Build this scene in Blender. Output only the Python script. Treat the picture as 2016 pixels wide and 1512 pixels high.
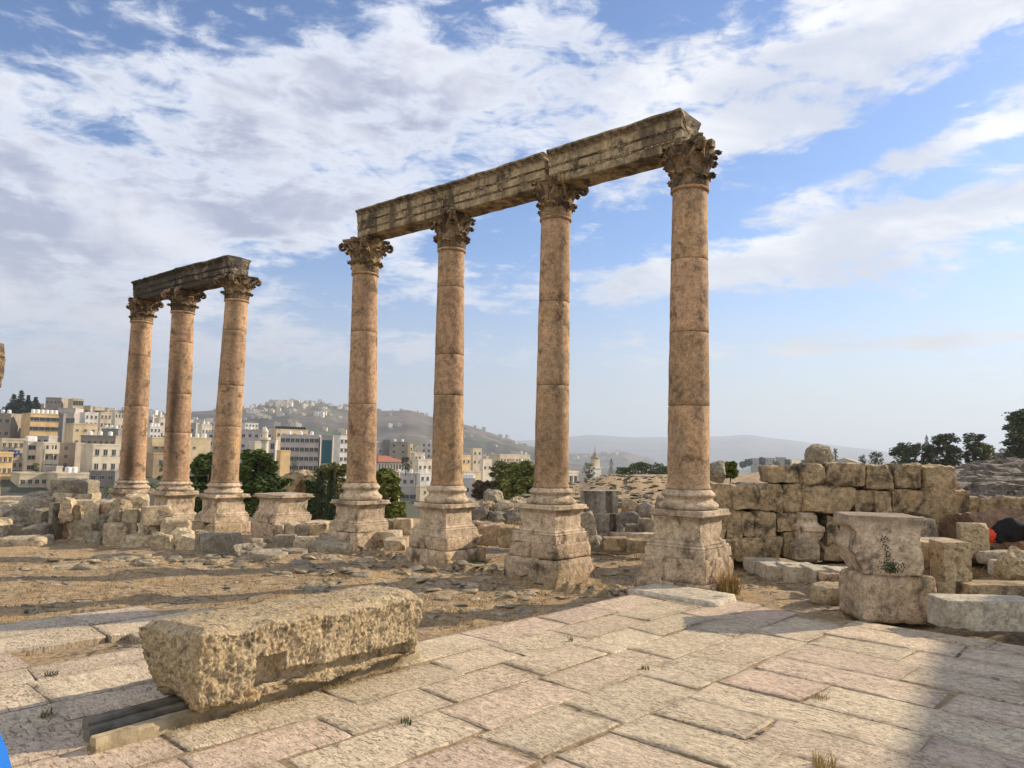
import bpy, math, random
import numpy as np
from mathutils import Vector, Matrix, noise
R = math.radians
random.seed(7)
sc = bpy.context.scene
for o in list(bpy.data.objects): bpy.data.objects.remove(o)

# ---------------------------------------------------------------- camera
CAMZ = 1.85; F = 1456.0; W, H = 2016, 1512
PITCH = math.atan(134 / F); ROLL = 0.018
cd = bpy.data.cameras.new('camera'); cam = bpy.data.objects.new('camera', cd)
sc.collection.objects.link(cam); sc.camera = cam
cd.sensor_width = 36; cd.lens = 36 * F / W; cd.clip_start = 0.05; cd.clip_end = 60000
MC = Matrix.Rotation(math.pi / 2 + PITCH, 4, 'X') @ Matrix.Rotation(ROLL, 4, 'Z')
cam.matrix_world = Matrix.Translation((0, 0, CAMZ)) @ MC
sc.render.resolution_x = 1024; sc.render.resolution_y = 768
M3 = MC.to_3x3()

def ray(px, py): return M3 @ Vector(((px - W / 2) / F, (H / 2 - py) / F, -1.0))
def U(px, py, d):                       # world point seen at a pixel, d metres in front
    r = ray(px, py); return Vector((r.x / r.y * d, d, CAMZ + r.z / r.y * d))
def G(px, py, z=0.0):                   # world point seen at a pixel, on the level z
    r = ray(px, py); t = (z - CAMZ) / r.z; return Vector((r.x * t, r.y * t, z))

# ---------------------------------------------------------------- sun, world
SUN_EL = R(26); SUN_H = Vector((0.915, 0.403)).normalized()
sd = bpy.data.lights.new('sun', 'SUN'); sun = bpy.data.objects.new('sun', sd); sc.collection.objects.link(sun)
sd.energy = 5.0; sd.angle = R(0.6); sd.color = (1.0, 0.82, 0.58)
sdir = Vector((SUN_H.x * math.cos(SUN_EL), SUN_H.y * math.cos(SUN_EL), math.sin(SUN_EL)))
sun.rotation_euler = sdir.to_track_quat('Z', 'Y').to_euler()
sc.view_settings.view_transform = 'Standard'; sc.view_settings.look = 'None'
sc.view_settings.exposure = 0.52; sc.view_settings.gamma = 1.0

class NT:
    def __init__(s, tree): s.t = tree; s.n = tree.nodes; s.l = tree.links
    def node(s, typ, **kw):
        n = s.n.new(typ)
        for k, v in kw.items():
            if k.startswith('i_'): 
                key = k[2:]; n.inputs[int(key) if key.isdigit() else key.replace('_', ' ')].default_value = v
            else: setattr(n, k, v)
        return n
    def put(s, inp, v):
        if hasattr(v, 'is_output') or isinstance(v, bpy.types.NodeSocket): s.l.new(v, inp)
        else: inp.default_value = v
    def math(s, op, a, b=0.0, c=None, clamp=False):
        n = s.n.new('ShaderNodeMath'); n.operation = op; n.use_clamp = clamp
        s.put(n.inputs[0], a); s.put(n.inputs[1], b)
        if c is not None: s.put(n.inputs[2], c)
        return n.outputs[0]
    def noise(s, vec, scale, detail=4, rough=.55, dist=0.0):
        n = s.n.new('ShaderNodeTexNoise'); s.put(n.inputs['Vector'], vec)
        n.inputs['Scale'].default_value = scale; n.inputs['Detail'].default_value = detail
        n.inputs['Roughness'].default_value = rough; n.inputs['Distortion'].default_value = dist
        return n.outputs['Fac']
    def ramp(s, f, lo, hi, a=0.0, b=1.0):
        n = s.n.new('ShaderNodeMapRange'); n.interpolation_type = 'SMOOTHSTEP'
        s.put(n.inputs[0], f)
        for i, v in enumerate((lo, hi, a, b)): n.inputs[i + 1].default_value = v
        return n.outputs[0]
    def mix(s, f, a, b, mode='MIX'):
        n = s.n.new('ShaderNodeMix'); n.data_type = 'RGBA'; n.blend_type = mode
        s.put(n.inputs[0], f)
        for i, v in ((6, a), (7, b)):
            if isinstance(v, (tuple, list)): v = tuple(v)[:3] + (1.0,)
            s.put(n.inputs[i], v)
        return n.outputs[2]
    def mapv(s, vec, scale=(1, 1, 1), rot=(0, 0, 0), loc=(0, 0, 0)):
        n = s.n.new('ShaderNodeMapping'); s.put(n.inputs[0], vec)
        n.inputs['Location'].default_value = loc; n.inputs['Rotation'].default_value = rot; n.inputs['Scale'].default_value = scale
        return n.outputs[0]

def azel(px, py):
    r = ray(px, py).normalized(); return math.atan2(r.x, r.y), math.asin(r.z)

world = bpy.data.worlds.new('World'); sc.world = world; world.use_nodes = True
def build_world():
    T = NT(world.node_tree); T.n.clear()
    out = T.node('ShaderNodeOutputWorld'); bg = T.node('ShaderNodeBackground')
    sky = T.node('ShaderNodeTexSky', sky_type='NISHITA', sun_disc=False)
    sky.sun_elevation = SUN_EL; sky.sun_rotation = math.atan2(SUN_H.x, SUN_H.y)
    sky.air_density = 1.0; sky.dust_density = 0.6; sky.ozone_density = 2.0
    tc = T.node('ShaderNodeTexCoord'); d = tc.outputs['Generated']
    sp = T.node('ShaderNodeSeparateXYZ'); T.l.new(d, sp.inputs[0])
    az = T.math('ARCTAN2', sp.outputs[0], sp.outputs[1]); el = T.math('ARCSINE', sp.outputs[2])
    cb = T.node('ShaderNodeCombineXYZ'); T.l.new(az, cb.inputs[0]); T.l.new(el, cb.inputs[1]); ae = cb.outputs[0]
    # (px, py, rx, ry, tilt deg, weight) of cloud banks / clear gaps, in the sky's azimuth and elevation
    blobs = [(250, 330, 860, 350, 8, .70), (980, 190, 560, 260, 10, .50), (1560, 110, 700, 150, 18, .62), (1890, 40, 420, 110, 12, .5),
             (1480, 268, 420, 75, 4, .55), (2000, 215, 300, 85, 14, .6), (1700, 372, 320, 65, 14, .55), (1790, 470, 560, 105, 12, .60),
             (1450, 520, 420, 60, 8, .42), (1180, 380, 340, 70, 6, .35), (540, 430, 560, 75, 4, .3), (880, 560, 330, 85, -5, .46),
             (820, 690, 480, 60, 3, .40), (1250, 560, 300, 60, 6, .42), (1300, 660, 300, 40, 2, .34), (1860, 676, 420, 22, 1, .45), (110, 610, 600, 280, 0, .5), (1480, 690, 500, 30, 3, .30), (700, 100, 300, 160, 30, .3), (1860, 400, 420, 60, 12, .35),
             (60, 60, 380, 170, -20, -.10), (620, 30, 200, 110, 10, -.12), (215, 262, 150, 40, 0, -.5), (1780, 250, 260, 70, 10, -.5), (1350, 620, 620, 130, 5, -.14),
             (870, 170, 130, 90, 0, .15), (1640, 180, 260, 60, 30, -.15), (560, 540, 330, 90, 0, -.35), (900, 480, 260, 60, 10, -.2), (1250, 30, 120, 50, 0, -.4),
             (1900, 330, 240, 60, 10, -.35)]
    base = None
    for px, py, rx, ry, ti, w in blobs:
        a, e = azel(px, py); ti = R(ti)
        ax, ex = rx / F, ry / F
        m = T.mapv(ae, scale=(1, 1, 1), loc=(-a, -e, 0))
        m = T.mapv(m, rot=(0, 0, -ti)); m = T.mapv(m, scale=(1 / ax, 1 / ex, 1))
        ln = T.node('ShaderNodeVectorMath', operation='LENGTH'); T.l.new(m, ln.inputs[0])
        b = T.ramp(ln.outputs['Value'], 1.0, 0.15, 0.0, w)
        base = b if base is None else T.math('ADD', base, b)
    # cirrus and ripples
    zc = T.math('ADD', T.math('MAXIMUM', sp.outputs[2], 0.0), 0.12)
    pl = T.node('ShaderNodeCombineXYZ')
    T.l.new(T.math('DIVIDE', sp.outputs[0], zc), pl.inputs[0]); T.l.new(T.math('DIVIDE', sp.outputs[1], zc), pl.inputs[1])
    p1 = T.mapv(pl.outputs[0], rot=(0, 0, R(-32)), scale=(.8, 1.5, 1))
    big = T.noise(p1, 1.5, 6, .55, .5); fine = T.noise(p1, 8.5, 8, .62, .35)
    wisp = T.noise(T.mapv(ae, rot=(0, 0, R(-12)), scale=(2.5, 11, 1)), 2.2, 10, .62, .6)
    puff = T.noise(T.mapv(ae, rot=(0, 0, R(-18)), scale=(1, 2.0, 1)), 14, 10, .64, .5)
    f = T.math('ADD', T.math('MULTIPLY', T.math('SUBTRACT', big, .5), .85), T.math('MULTIPLY', T.math('SUBTRACT', fine, .5), .8))
    f = T.math('ADD', f, T.math('MULTIPLY', T.math('SUBTRACT', wisp, .5), 1.15)); f = T.math('ADD', f, T.math('MULTIPLY', T.math('SUBTRACT', puff, .5), 1.7))
    f = T.math('ADD', f, base)
    cov = T.ramp(f, .08, .66)
    thick = T.ramp(f, .35, 1.1)
    lum = T.ramp(T.noise(T.mapv(ae, scale=(1, 2.2, 1), loc=(3, 1, 0)), 4.5, 7, .55, .5), .38, .66)
    ccol = T.mix(lum, (3.3, 3.6, 4.8), (6.9, 6.9, 7.4))
    ccol = T.mix(thick, (6.8, 7.1, 7.8), ccol)
    right = T.ramp(az, -.1, .35); ccol = T.mix(right, ccol, T.mix(lum, (5.2, 5.5, 6.3), (7.9, 7.9, 7.9)))
    skyc = T.mix(1.0, sky.outputs[0], (.84, 1.0, 1.26), 'MULTIPLY')
    # the pale layer of air above the horizon
    hz = T.ramp(el, .015, .30, 1.0, 0.0); hz = T.math('MULTIPLY', hz, .8)
    col = T.mix(T.math('MULTIPLY', cov, .93), skyc, ccol)
    hcol = T.mix(right, (4.4, 4.5, 4.9), (5.5, 5.6, 5.4))
    col = T.mix(hz, col, hcol)
    # bright cloud added in the unseen sky behind the camera to lift the fill
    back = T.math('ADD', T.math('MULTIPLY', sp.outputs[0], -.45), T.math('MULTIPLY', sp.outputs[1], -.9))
    back_fill = T.math('MULTIPLY', T.ramp(back, -.05, .5), T.ramp(el, -.02, .1))
    col = T.mix(T.math('MULTIPLY', back_fill, T.ramp(T.noise(p1, 1.1, 6, .6, .4), .25, .5, .55, 1.0)), col, (9.6, 9.1, 8.4))
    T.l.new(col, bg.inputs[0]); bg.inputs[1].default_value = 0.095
    T.l.new(bg.outputs[0], out.inputs[0])
build_world()

# ---------------------------------------------------------------- materials
MATS = {}
def new_mat(name):
    m = bpy.data.materials.new(name); m.use_nodes = True; T = NT(m.node_tree)
    b = m.node_tree.nodes['Principled BSDF']; b.inputs['Roughness'].default_value = .9
    b.inputs['Specular IOR Level'].default_value = .25
    MATS[name] = m; return m, T, b
def setbump(T, b, h, strength=.5, dist=.02):
    n = T.node('ShaderNodeBump'); n.inputs['Strength'].default_value = strength; n.inputs['Distance'].default_value = dist
    T.l.new(h, n.inputs['Height']); T.l.new(n.outputs[0], b.inputs['Normal'])

def stone(name, c1, c2, dark=(.045, .038, .03), dk=.5, dscale=2.4, bump=.6, pit=.5, vary=.35, stain=False, bscale=14, bdist=.025, streak=0.0, pitscale=30, tint=(.3, .17, .07), tintamt=.35, alt=None):
    m, T, b = new_mat(name)
    pos = T.node('ShaderNodeNewGeometry').outputs['Position']
    oi = T.node('ShaderNodeObjectInfo').outputs['Random']
    off = T.node('ShaderNodeCombineXYZ'); T.l.new(T.math('MULTIPLY', oi, 37.0), off.inputs[0]); T.l.new(T.math('MULTIPLY', oi, 11.0), off.inputs[2])
    va = T.node('ShaderNodeVectorMath', operation='ADD'); T.l.new(pos, va.inputs[0]); T.l.new(off.outputs[0], va.inputs[1]); p = va.outputs[0]
    n1 = T.noise(p, 1.7, 5, .6, .4); n2 = T.noise(p, 11, 8, .7); n3 = T.noise(p, dscale, 10, .72, .3); n4 = T.noise(p, 3.1, 6, .6, .8)
    col = T.mix(T.ramp(n1, .3, .7), c1, c2)
    col = T.mix(T.math('MULTIPLY', T.ramp(n4, .52, .72), tintamt), col, tint)
    if alt: col = T.mix(T.ramp(T.math('FRACT', T.math('MULTIPLY', oi, 7.31)), .25, .75), col, alt)
    n5 = T.noise(p, 42, 6, .75)
    val = T.math('ADD', T.math('ADD', T.ramp(n2, .32, .68, 0, .58), T.ramp(n5, .34, .66, 0, .50)), .42)
    val = T.math('MULTIPLY', val, T.math('ADD', T.math('MULTIPLY', oi, vary), 1 - vary / 2))
    hs = T.node('ShaderNodeCombineXYZ')
    for i in range(3): T.l.new(val, hs.inputs[i])
    col = T.mix(1.0, col, hs.outputs[0], 'MULTIPLY')
    d = T.ramp(n3, .66 - .22 * dk, .82 - .2 * dk)
    d = T.math('MULTIPLY', d, .88)
    if streak:
        ns = T.noise(T.mapv(p, scale=(5, 5, .45)), .75, 8, .6, .35)
        d = T.math('MAXIMUM', d, T.math('MULTIPLY', T.ramp(ns, .44, .66), streak * .85))
    if stain:
        at = T.node('ShaderNodeAttribute'); at.attribute_name = 'stain'
        sn = T.math('MULTIPLY', at.outputs['Fac'], T.math('ADD', T.math('MULTIPLY', n3, 1.1), .25), clamp=True)
        d = T.math('MAXIMUM', d, sn)
    col = T.mix(d, col, dark)
    pn = T.noise(p, pitscale, 5, .7, .2); pits = T.ramp(pn, .60, .72)
    col = T.mix(T.math('MULTIPLY', pits, pit), col, tuple(x * .3 for x in c1))
    T.l.new(col, b.inputs['Base Color'])
    hb = T.noise(p, bscale, 12, .68, .3)
    hgt = T.math('SUBTRACT', hb, T.math('MULTIPLY', pits, .35 * pit))
    setbump(T, b, hgt, bump, bdist)
    return m

stone('column_stone', (.47, .315, .185), (.33, .24, .155), alt=(.43, .285, .18), dk=.78, bump=.8, pit=.8, vary=.30, stain=True, bscale=22, bdist=.012, dark=(.10, .07, .045), streak=.45, dscale=3.2, pitscale=26, tint=(.46, .22, .09), tintamt=.5)
stone('capital_stone', (.40, .29, .17), (.27, .205, .13), dk=1.15, bump=.7, pit=.5, stain=True, bscale=26, bdist=.02, dark=(.05, .038, .027))
stone('beam_stone', (.47, .375, .24), (.33, .27, .175), dk=1.05, bump=.6, pit=.3, stain=True, streak=.9, dark=(.03, .026, .021), bscale=20, vary=.2)
stone('dark_beam_stone', (.36, .30, .22), (.22, .19, .14), dk=1.55, bump=.6, pit=.3, stain=True, streak=1.0, dark=(.022, .02, .018), bscale=20, vary=.2)
stone('pedestal_stone', (.55, .44, .33), (.45, .365, .255), dk=.85, bump=.45, pit=.6, streak=.25, stain=True, dark=(.075, .06, .045), vary=.2, tint=(.47, .32, .23))
stone('plinth_stone', (.51, .39, .285), (.43, .34, .225), dk=.8, bump=1.0, pit=.75, dark=(.065, .05, .035), bscale=10, bdist=.05, vary=.3)
stone('rubble_stone', (.52, .43, .30), (.39, .325, .22), dk=.66, bump=.9, pit=.45, bscale=8, bdist=.06, vary=.5, dark=(.075, .066, .055))
stone('grey_stone', (.37, .33, .25), (.28, .245, .185), dk=.66, bump=1.0, pit=.5, bscale=8, bdist=.06, vary=.4, dark=(.05, .045, .04))
stone('dark_rubble', (.27, .24, .20), (.18, .16, .135), dk=.7, bump=1.0, pit=.5, bscale=6, bdist=.08, vary=.5, dark=(.03, .028, .025))
stone('wall_stone', (.46, .355, .22), (.35, .275, .17), dk=.9, bump=1.0, pit=.4, bscale=7, bdist=.07, vary=.3, dark=(.05, .042, .033), tint=(.38, .24, .09), tintamt=.5)
stone('honey_rock', (.56, .45, .29), (.47, .375, .23), dk=.95, dscale=11, bump=1.0, pit=.55, bscale=16, bdist=.035, vary=.1, dark=(.12, .095, .065), pitscale=22, tint=(.5, .27, .08), tintamt=.4)
stone('kerb_stone', (.50, .45, .36), (.41, .37, .29), dk=.5, bump=.5, pit=.4, vary=.2, bscale=12)
stone('grey_slab_stone', (.34, .32, .28), (.25, .23, .195), dk=.62, bump=.5, pit=.3, vary=.1, bscale=12, streak=.6, dark=(.03, .027, .024))
stone('red_rock', (.30, .20, .145), (.22, .155, .115), dk=.5, bump=.8, pit=.4, bscale=7, bdist=.05)

def pavement_mat():
    m, T, b = new_mat('paving_stone')
    pos = T.node('ShaderNodeNewGeometry').outputs['Position']
    at = T.node('ShaderNodeAttribute'); at.attribute_name = 'slab'; tint = at.outputs['Color']
    p = T.mapv(pos, rot=(0, 0, R(43)))
    n1 = T.noise(p, 1.3, 6, .6, .5); n2 = T.noise(p, 14, 9, .7, .2)
    cr = T.noise(T.mapv(p, scale=(4, 13, 1)), 2.6, 8, .68, .8); crack = T.ramp(cr, .555, .62)
    pitn = T.noise(T.mapv(p, scale=(1, 2.2, 1)), 26, 5, .65); pit = T.math('MULTIPLY', T.ramp(pitn, .56, .64), T.ramp(n1, .3, .6))
    v = T.math('ADD', T.math('MULTIPLY', T.ramp(T.math('ADD', T.math('MULTIPLY', n2, .6), T.math('MULTIPLY', T.noise(p, 55, 5, .7), .4)), .36, .64), .5), .68); hs = T.node('ShaderNodeCombineXYZ')
    for i in range(3): T.l.new(v, hs.inputs[i])
    col = T.mix(1.0, tint, hs.outputs[0], 'MULTIPLY')
    col = T.mix(T.math('MULTIPLY', T.ramp(n1, .5, .75), .4), col, (.42, .33, .21))
    col = T.mix(T.math('MULTIPLY', T.math('MULTIPLY', crack, T.ramp(T.noise(p, 1.1, 3), .42, .58)), .75), col, (.17, .13, .095))
    col = T.mix(T.math('MULTIPLY', pit, .85), col, (.17, .13, .10))
    T.l.new(col, b.inputs['Base Color']); b.inputs['Roughness'].default_value = .75
    h = T.math('SUBTRACT', T.math('MULTIPLY', T.noise(T.mapv(p, scale=(1, 1.7, 1)), 9, 11, .66, .3), 1.0), T.math('ADD', T.math('MULTIPLY', pit, .3), T.math('MULTIPLY', crack, .25)))
    setbump(T, b, h, .9, .028)
pavement_mat()

def ground_mat():
    m, T, b = new_mat('terrain_soil')
    g = T.node('ShaderNodeNewGeometry'); pos = g.outputs['Position']
    ln = T.node('ShaderNodeVectorMath', operation='LENGTH'); T.l.new(pos, ln.inputs[0]); dist = ln.outputs['Value']
    n1 = T.noise(pos, .55, 6, .6, .6); n2 = T.noise(pos, 3.2, 8, .65, .5); n3 = T.noise(pos, 16, 9, .72); n4 = T.noise(T.mapv(pos, scale=(1, 2.2, 1), rot=(0, 0, R(20))), 2.0, 8, .62, .8)
    soil = T.mix(T.ramp(n1, .35, .65), (.43, .305, .17), (.31, .23, .145))
    soil = T.mix(T.ramp(n2, .45, .7), soil, (.50, .38, .225))
    slab = T.mix(T.ramp(n3, .35, .65), (.25, .205, .15), (.46, .38, .28))
    vn = T.node('ShaderNodeTexVoronoi', feature='DISTANCE_TO_EDGE'); vn.inputs['Scale'].default_value = 2.1
    dv = T.node('ShaderNodeVectorMath', operation='ADD'); nn = T.node('ShaderNodeTexNoise'); nn.inputs['Scale'].default_value = 2.5; nn.inputs['Detail'].default_value = 6; T.l.new(pos, nn.inputs['Vector'])
    sv = T.node('ShaderNodeVectorMath', operation='SCALE'); T.l.new(nn.outputs['Color'], sv.inputs[0]); sv.inputs['Scale'].default_value = .5
    T.l.new(T.mapv(pos, scale=(1, 1.7, 1), rot=(0, 0, R(20))), dv.inputs[0]); T.l.new(sv.outputs[0], dv.inputs[1]); T.l.new(dv.outputs[0], vn.inputs['Vector'])
    crk = T.ramp(vn.outputs['Distance'], .01, .07)
    slab = T.mix(crk, (.055, .045, .03), slab)
    soil = T.mix(T.math('MULTIPLY', T.ramp(n4, .52, .60), T.ramp(dist, 16, 20, 1, .15)), soil, slab)
    v = T.math('ADD', T.math('ADD', T.ramp(n3, .3, .7, 0, .6), T.ramp(T.noise(pos, 60, 5, .75), .32, .68, 0, .5)), .42); hs = T.node('ShaderNodeCombineXYZ')
    for i in range(3): T.l.new(v, hs.inputs[i])
    near = T.mix(1.0, soil, hs.outputs[0], 'MULTIPLY')
    f1 = T.noise(pos, .0045, 8, .62, .6); f2 = T.noise(T.mapv(pos, scale=(1, 1, 3)), .016, 8, .66, .8); f3 = T.noise(pos, .05, 6, .7)
    far = T.mix(T.ramp(f1, .38, .62), (.06, .06, .055), (.18, .145, .125))
    far = T.mix(T.ramp(f2, .46, .62), far, (.085, .095, .055))
    far = T.mix(T.math('MULTIPLY', T.ramp(f3, .56, .66), .7), far, (.06, .07, .04))
    col = T.mix(T.ramp(dist, 60, 220), near, far)
    T.l.new(col, b.inputs['Base Color'])
    n6 = T.noise(pos, 48, 6, .75); hh = T.math('ADD', T.math('ADD', T.math('MULTIPLY', n3, .9), T.math('MULTIPLY', n2, .25)), T.math('ADD', T.math('MULTIPLY', n6, .5), T.math('MULTIPLY', crk, .5)))
    setbump(T, b, hh, 1.0, .045)
ground_mat()

def simple(name, c, rough=.8, scale=3, amt=.25, metal=0, bump=0):
    m, T, b = new_mat(name)
    pos = T.node('ShaderNodeNewGeometry').outputs['Position']
    n = T.noise(pos, scale, 6, .65)
    col = T.mix(T.ramp(n, .3, .7), tuple(x * (1 - amt) for x in c), tuple(min(1, x * (1 + amt * .5)) for x in c))
    T.l.new(col, b.inputs['Base Color']); b.inputs['Roughness'].default_value = rough; b.inputs['Metallic'].default_value = metal
    if bump: setbump(T, b, n, bump, .03)
    return m
def leafmat(name, c, c2, sc_=.6):
    m, T, b = new_mat(name)
    pos = T.node('ShaderNodeNewGeometry').outputs['Position']; oi = T.node('ShaderNodeObjectInfo').outputs['Random']
    n = T.noise(pos, sc_, 4, .6); n2 = T.noise(pos, sc_ * 9, 3, .6)
    col = T.mix(T.ramp(T.math('ADD', T.math('MULTIPLY', n, .5), T.math('MULTIPLY', n2, .5)), .38, .62), c, c2)
    T.l.new(col, b.inputs['Base Color']); b.inputs['Roughness'].default_value = .7
    try:
        b.inputs['Subsurface Weight'].default_value = 0
    except Exception: pass
leafmat('leaf_dark', (.03, .055, .016), (.10, .145, .035))
leafmat('leaf_pine', (.04, .055, .032), (.10, .12, .06))
leafmat('leaf_olive', (.09, .10, .03), (.20, .19, .06))
leafmat('leaf_bright', (.09, .125, .025), (.24, .25, .06))
leafmat('leaf_brown', (.09, .065, .04), (.16, .11, .07))
leafmat('leaf_dry', (.20, .14, .06), (.40, .28, .11), 3)
leafmat('leaf_weed', (.02, .03, .012), (.06, .08, .03), 5)
leafmat('leaf_cypress', (.02, .034, .018), (.055, .075, .034))
simple('bark', (.13, .095, .065), bump=.5)
simple('old_timber', (.34, .28, .18), .85, 6, .5, bump=.6)
simple('grey_timber', (.17, .155, .13), .85, 6, .5, bump=.6)
simple('window_glass', (.06, .062, .065), .25, 5, .3)
simple('teal_glass', (.02, .10, .13), .15, 3, .3)
simple('blue_glass', (.07, .12, .17), .2, 3, .4)
simple('tank_white', (.78, .78, .76), .4, 2, .1)
simple('tank_black', (.03, .03, .03), .4, 2, .1)
simple('roof_red', (.36, .13, .08), .8, 2, .25)
simple('black_cloth', (.014, .014, .016), .95, 8, .3)
simple('orange_cloth', (.75, .09, .03), .7, 14, .4)
simple('blue_fabric', (.005, .13, .52), .6, 4, .08)
simple('sign_blue', (.02, .08, .32), .5, 2, .1)
simple('awning_grey', (.22, .23, .24), .7, 2, .2)
simple('metal_dark', (.06, .06, .06), .5, 2, .2)
def wallmat(name, c):
    m, T, b = new_mat(name)
    pos = T.node('ShaderNodeNewGeometry').outputs['Position']; oi = T.node('ShaderNodeObjectInfo').outputs['Random']
    st = T.noise(T.mapv(pos, scale=(1, 1, .15)), .9, 7, .65); n = T.noise(pos, .35, 6, .6)
    col = T.mix(T.ramp(n, .35, .7), c, tuple(x * .72 for x in c))
    col = T.mix(T.math('MULTIPLY', T.ramp(st, .52, .75), .5), col, tuple(x * .42 for x in c))
    col = T.mix(T.math('MULTIPLY', oi, .3), col, tuple(x * .6 for x in c))
    T.l.new(col, b.inputs['Base Color'])
for nm, c in dict(beige=(.60, .52, .39), cream=(.70, .63, .50), yellow=(.70, .50, .26), grey=(.42, .40, .37), brown=(.36, .31, .25), white=(.74, .72, .67), lilac=(.55, .51, .49), sand=(.64, .52, .33), darkgrey=(.23, .225, .22), old=(.40, .31, .2)).items():
    wallmat('wall_' + nm, c)

# ---------------------------------------------------------------- object helpers
C = sc.collection
def tag(o, label=None, cat=None, group=None, kind=None):
    if label: o['label'] = label
    if cat: o['category'] = cat
    if group: o['group'] = group
    if kind: o['kind'] = kind
    return o
def empty(name, loc=(0, 0, 0), label=None, cat=None, group=None, rz=0):
    o = bpy.data.objects.new(name, None); C.objects.link(o); o.location = loc; o.rotation_euler = (0, 0, rz)
    o.empty_display_size = .1
    return tag(o, label, cat, group)
def mesh(name, verts, faces, mats, parent=None, smooth=True, mi=None, loc=None):
    me = bpy.data.meshes.new(name)
    me.from_pydata([tuple(v) for v in verts], [], [tuple(f) for f in faces])
    if isinstance(mats, str): mats = [mats]
    for m in mats: me.materials.append(MATS[m])
    if mi is not None: me.polygons.foreach_set('material_index', list(mi))
    if smooth: me.polygons.foreach_set('use_smooth', [True] * len(me.polygons))
    me.update()
    o = bpy.data.objects.new(name, me); C.objects.link(o)
    if parent: o.parent = parent
    if loc is not None: o.location = loc
    return o
class MB:
    def __init__(s): s.v = []; s.f = []; s.m = []
    def add(s, v, f, m=0):
        b = len(s.v); s.v += [tuple(x) for x in v]; s.f += [tuple(i + b for i in q) for q in f]; s.m += [m] * len(f)
    def box(s, c, h, m=0, rz=0.0, M=None):
        vs = []
        cz, sz = math.cos(rz), math.sin(rz)
        for x, y, z in ((-1, -1, -1), (1, -1, -1), (1, 1, -1), (-1, 1, -1), (-1, -1, 1), (1, -1, 1), (1, 1, 1), (-1, 1, 1)):
            X, Y, Z = x * h[0], y * h[1], z * h[2]
            if M: q = M @ Vector((X, Y, Z)); X, Y, Z = q
            else: X, Y = X * cz - Y * sz, X * sz + Y * cz
            vs.append((c[0] + X, c[1] + Y, c[2] + Z))
        s.add(vs, [(0, 3, 2, 1), (4, 5, 6, 7), (0, 1, 5, 4), (1, 2, 6, 5), (2, 3, 7, 6), (3, 0, 4, 7)], m)
    def tube(s, pts, rad, n=6, m=0):
        vs = []; fs = []
        for i, p in enumerate(pts):
            p = Vector(p); a = Vector(pts[max(0, i - 1)]); b = Vector(pts[min(len(pts) - 1, i + 1)])
            t = (b - a).normalized(); x = t.orthogonal().normalized() if i == 0 else (x - t * x.dot(t)).normalized(); y = t.cross(x)
            r = rad[i] if hasattr(rad, '__len__') else rad
            for k in range(n):
                an = 2 * math.pi * k / n; vs.append(p + x * math.cos(an) * r + y * math.sin(an) * r)
        for i in range(len(pts) - 1):
            for k in range(n): fs.append((i * n + k, i * n + (k + 1) % n, (i + 1) * n + (k + 1) % n, (i + 1) * n + k))
        fs.append(tuple(range(n))[::-1]); fs.append(tuple((len(pts) - 1) * n + k for k in range(n)))
        s.add(vs, fs, m)
    def build(s, name, mats, parent=None, smooth=False, loc=None): return mesh(name, s.v, s.f, mats, parent, smooth, s.m, loc)

_bg = {}
def boxgrid(nx, ny, nz):
    k = (nx, ny, nz)
    if k in _bg: return _bg[k]
    idx = {}; V = []; Fc = []
    def vid(i, j, l):
        q = (i, j, l)
        if q not in idx: idx[q] = len(V); V.append((2 * i / nx - 1, 2 * j / ny - 1, 2 * l / nz - 1))
        return idx[q]
    for i in range(nx):
        for j in range(ny):
            Fc.append((vid(i, j, 0), vid(i, j + 1, 0), vid(i + 1, j + 1, 0), vid(i + 1, j, 0)))
            Fc.append((vid(i, j, nz), vid(i + 1, j, nz), vid(i + 1, j + 1, nz), vid(i, j + 1, nz)))
    for i in range(nx):
        for l in range(nz):
            Fc.append((vid(i, 0, l), vid(i + 1, 0, l), vid(i + 1, 0, l + 1), vid(i, 0, l + 1)))
            Fc.append((vid(i, ny, l), vid(i, ny, l + 1), vid(i + 1, ny, l + 1), vid(i + 1, ny, l)))
    for j in range(ny):
        for l in range(nz):
            Fc.append((vid(0, j, l), vid(0, j, l + 1), vid(0, j + 1, l + 1), vid(0, j + 1, l)))
            Fc.append((vid(nx, j, l), vid(nx, j + 1, l), vid(nx, j + 1, l + 1), vid(nx, j, l + 1)))
    _bg[k] = (np.array(V), Fc); return _bg[k]
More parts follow.
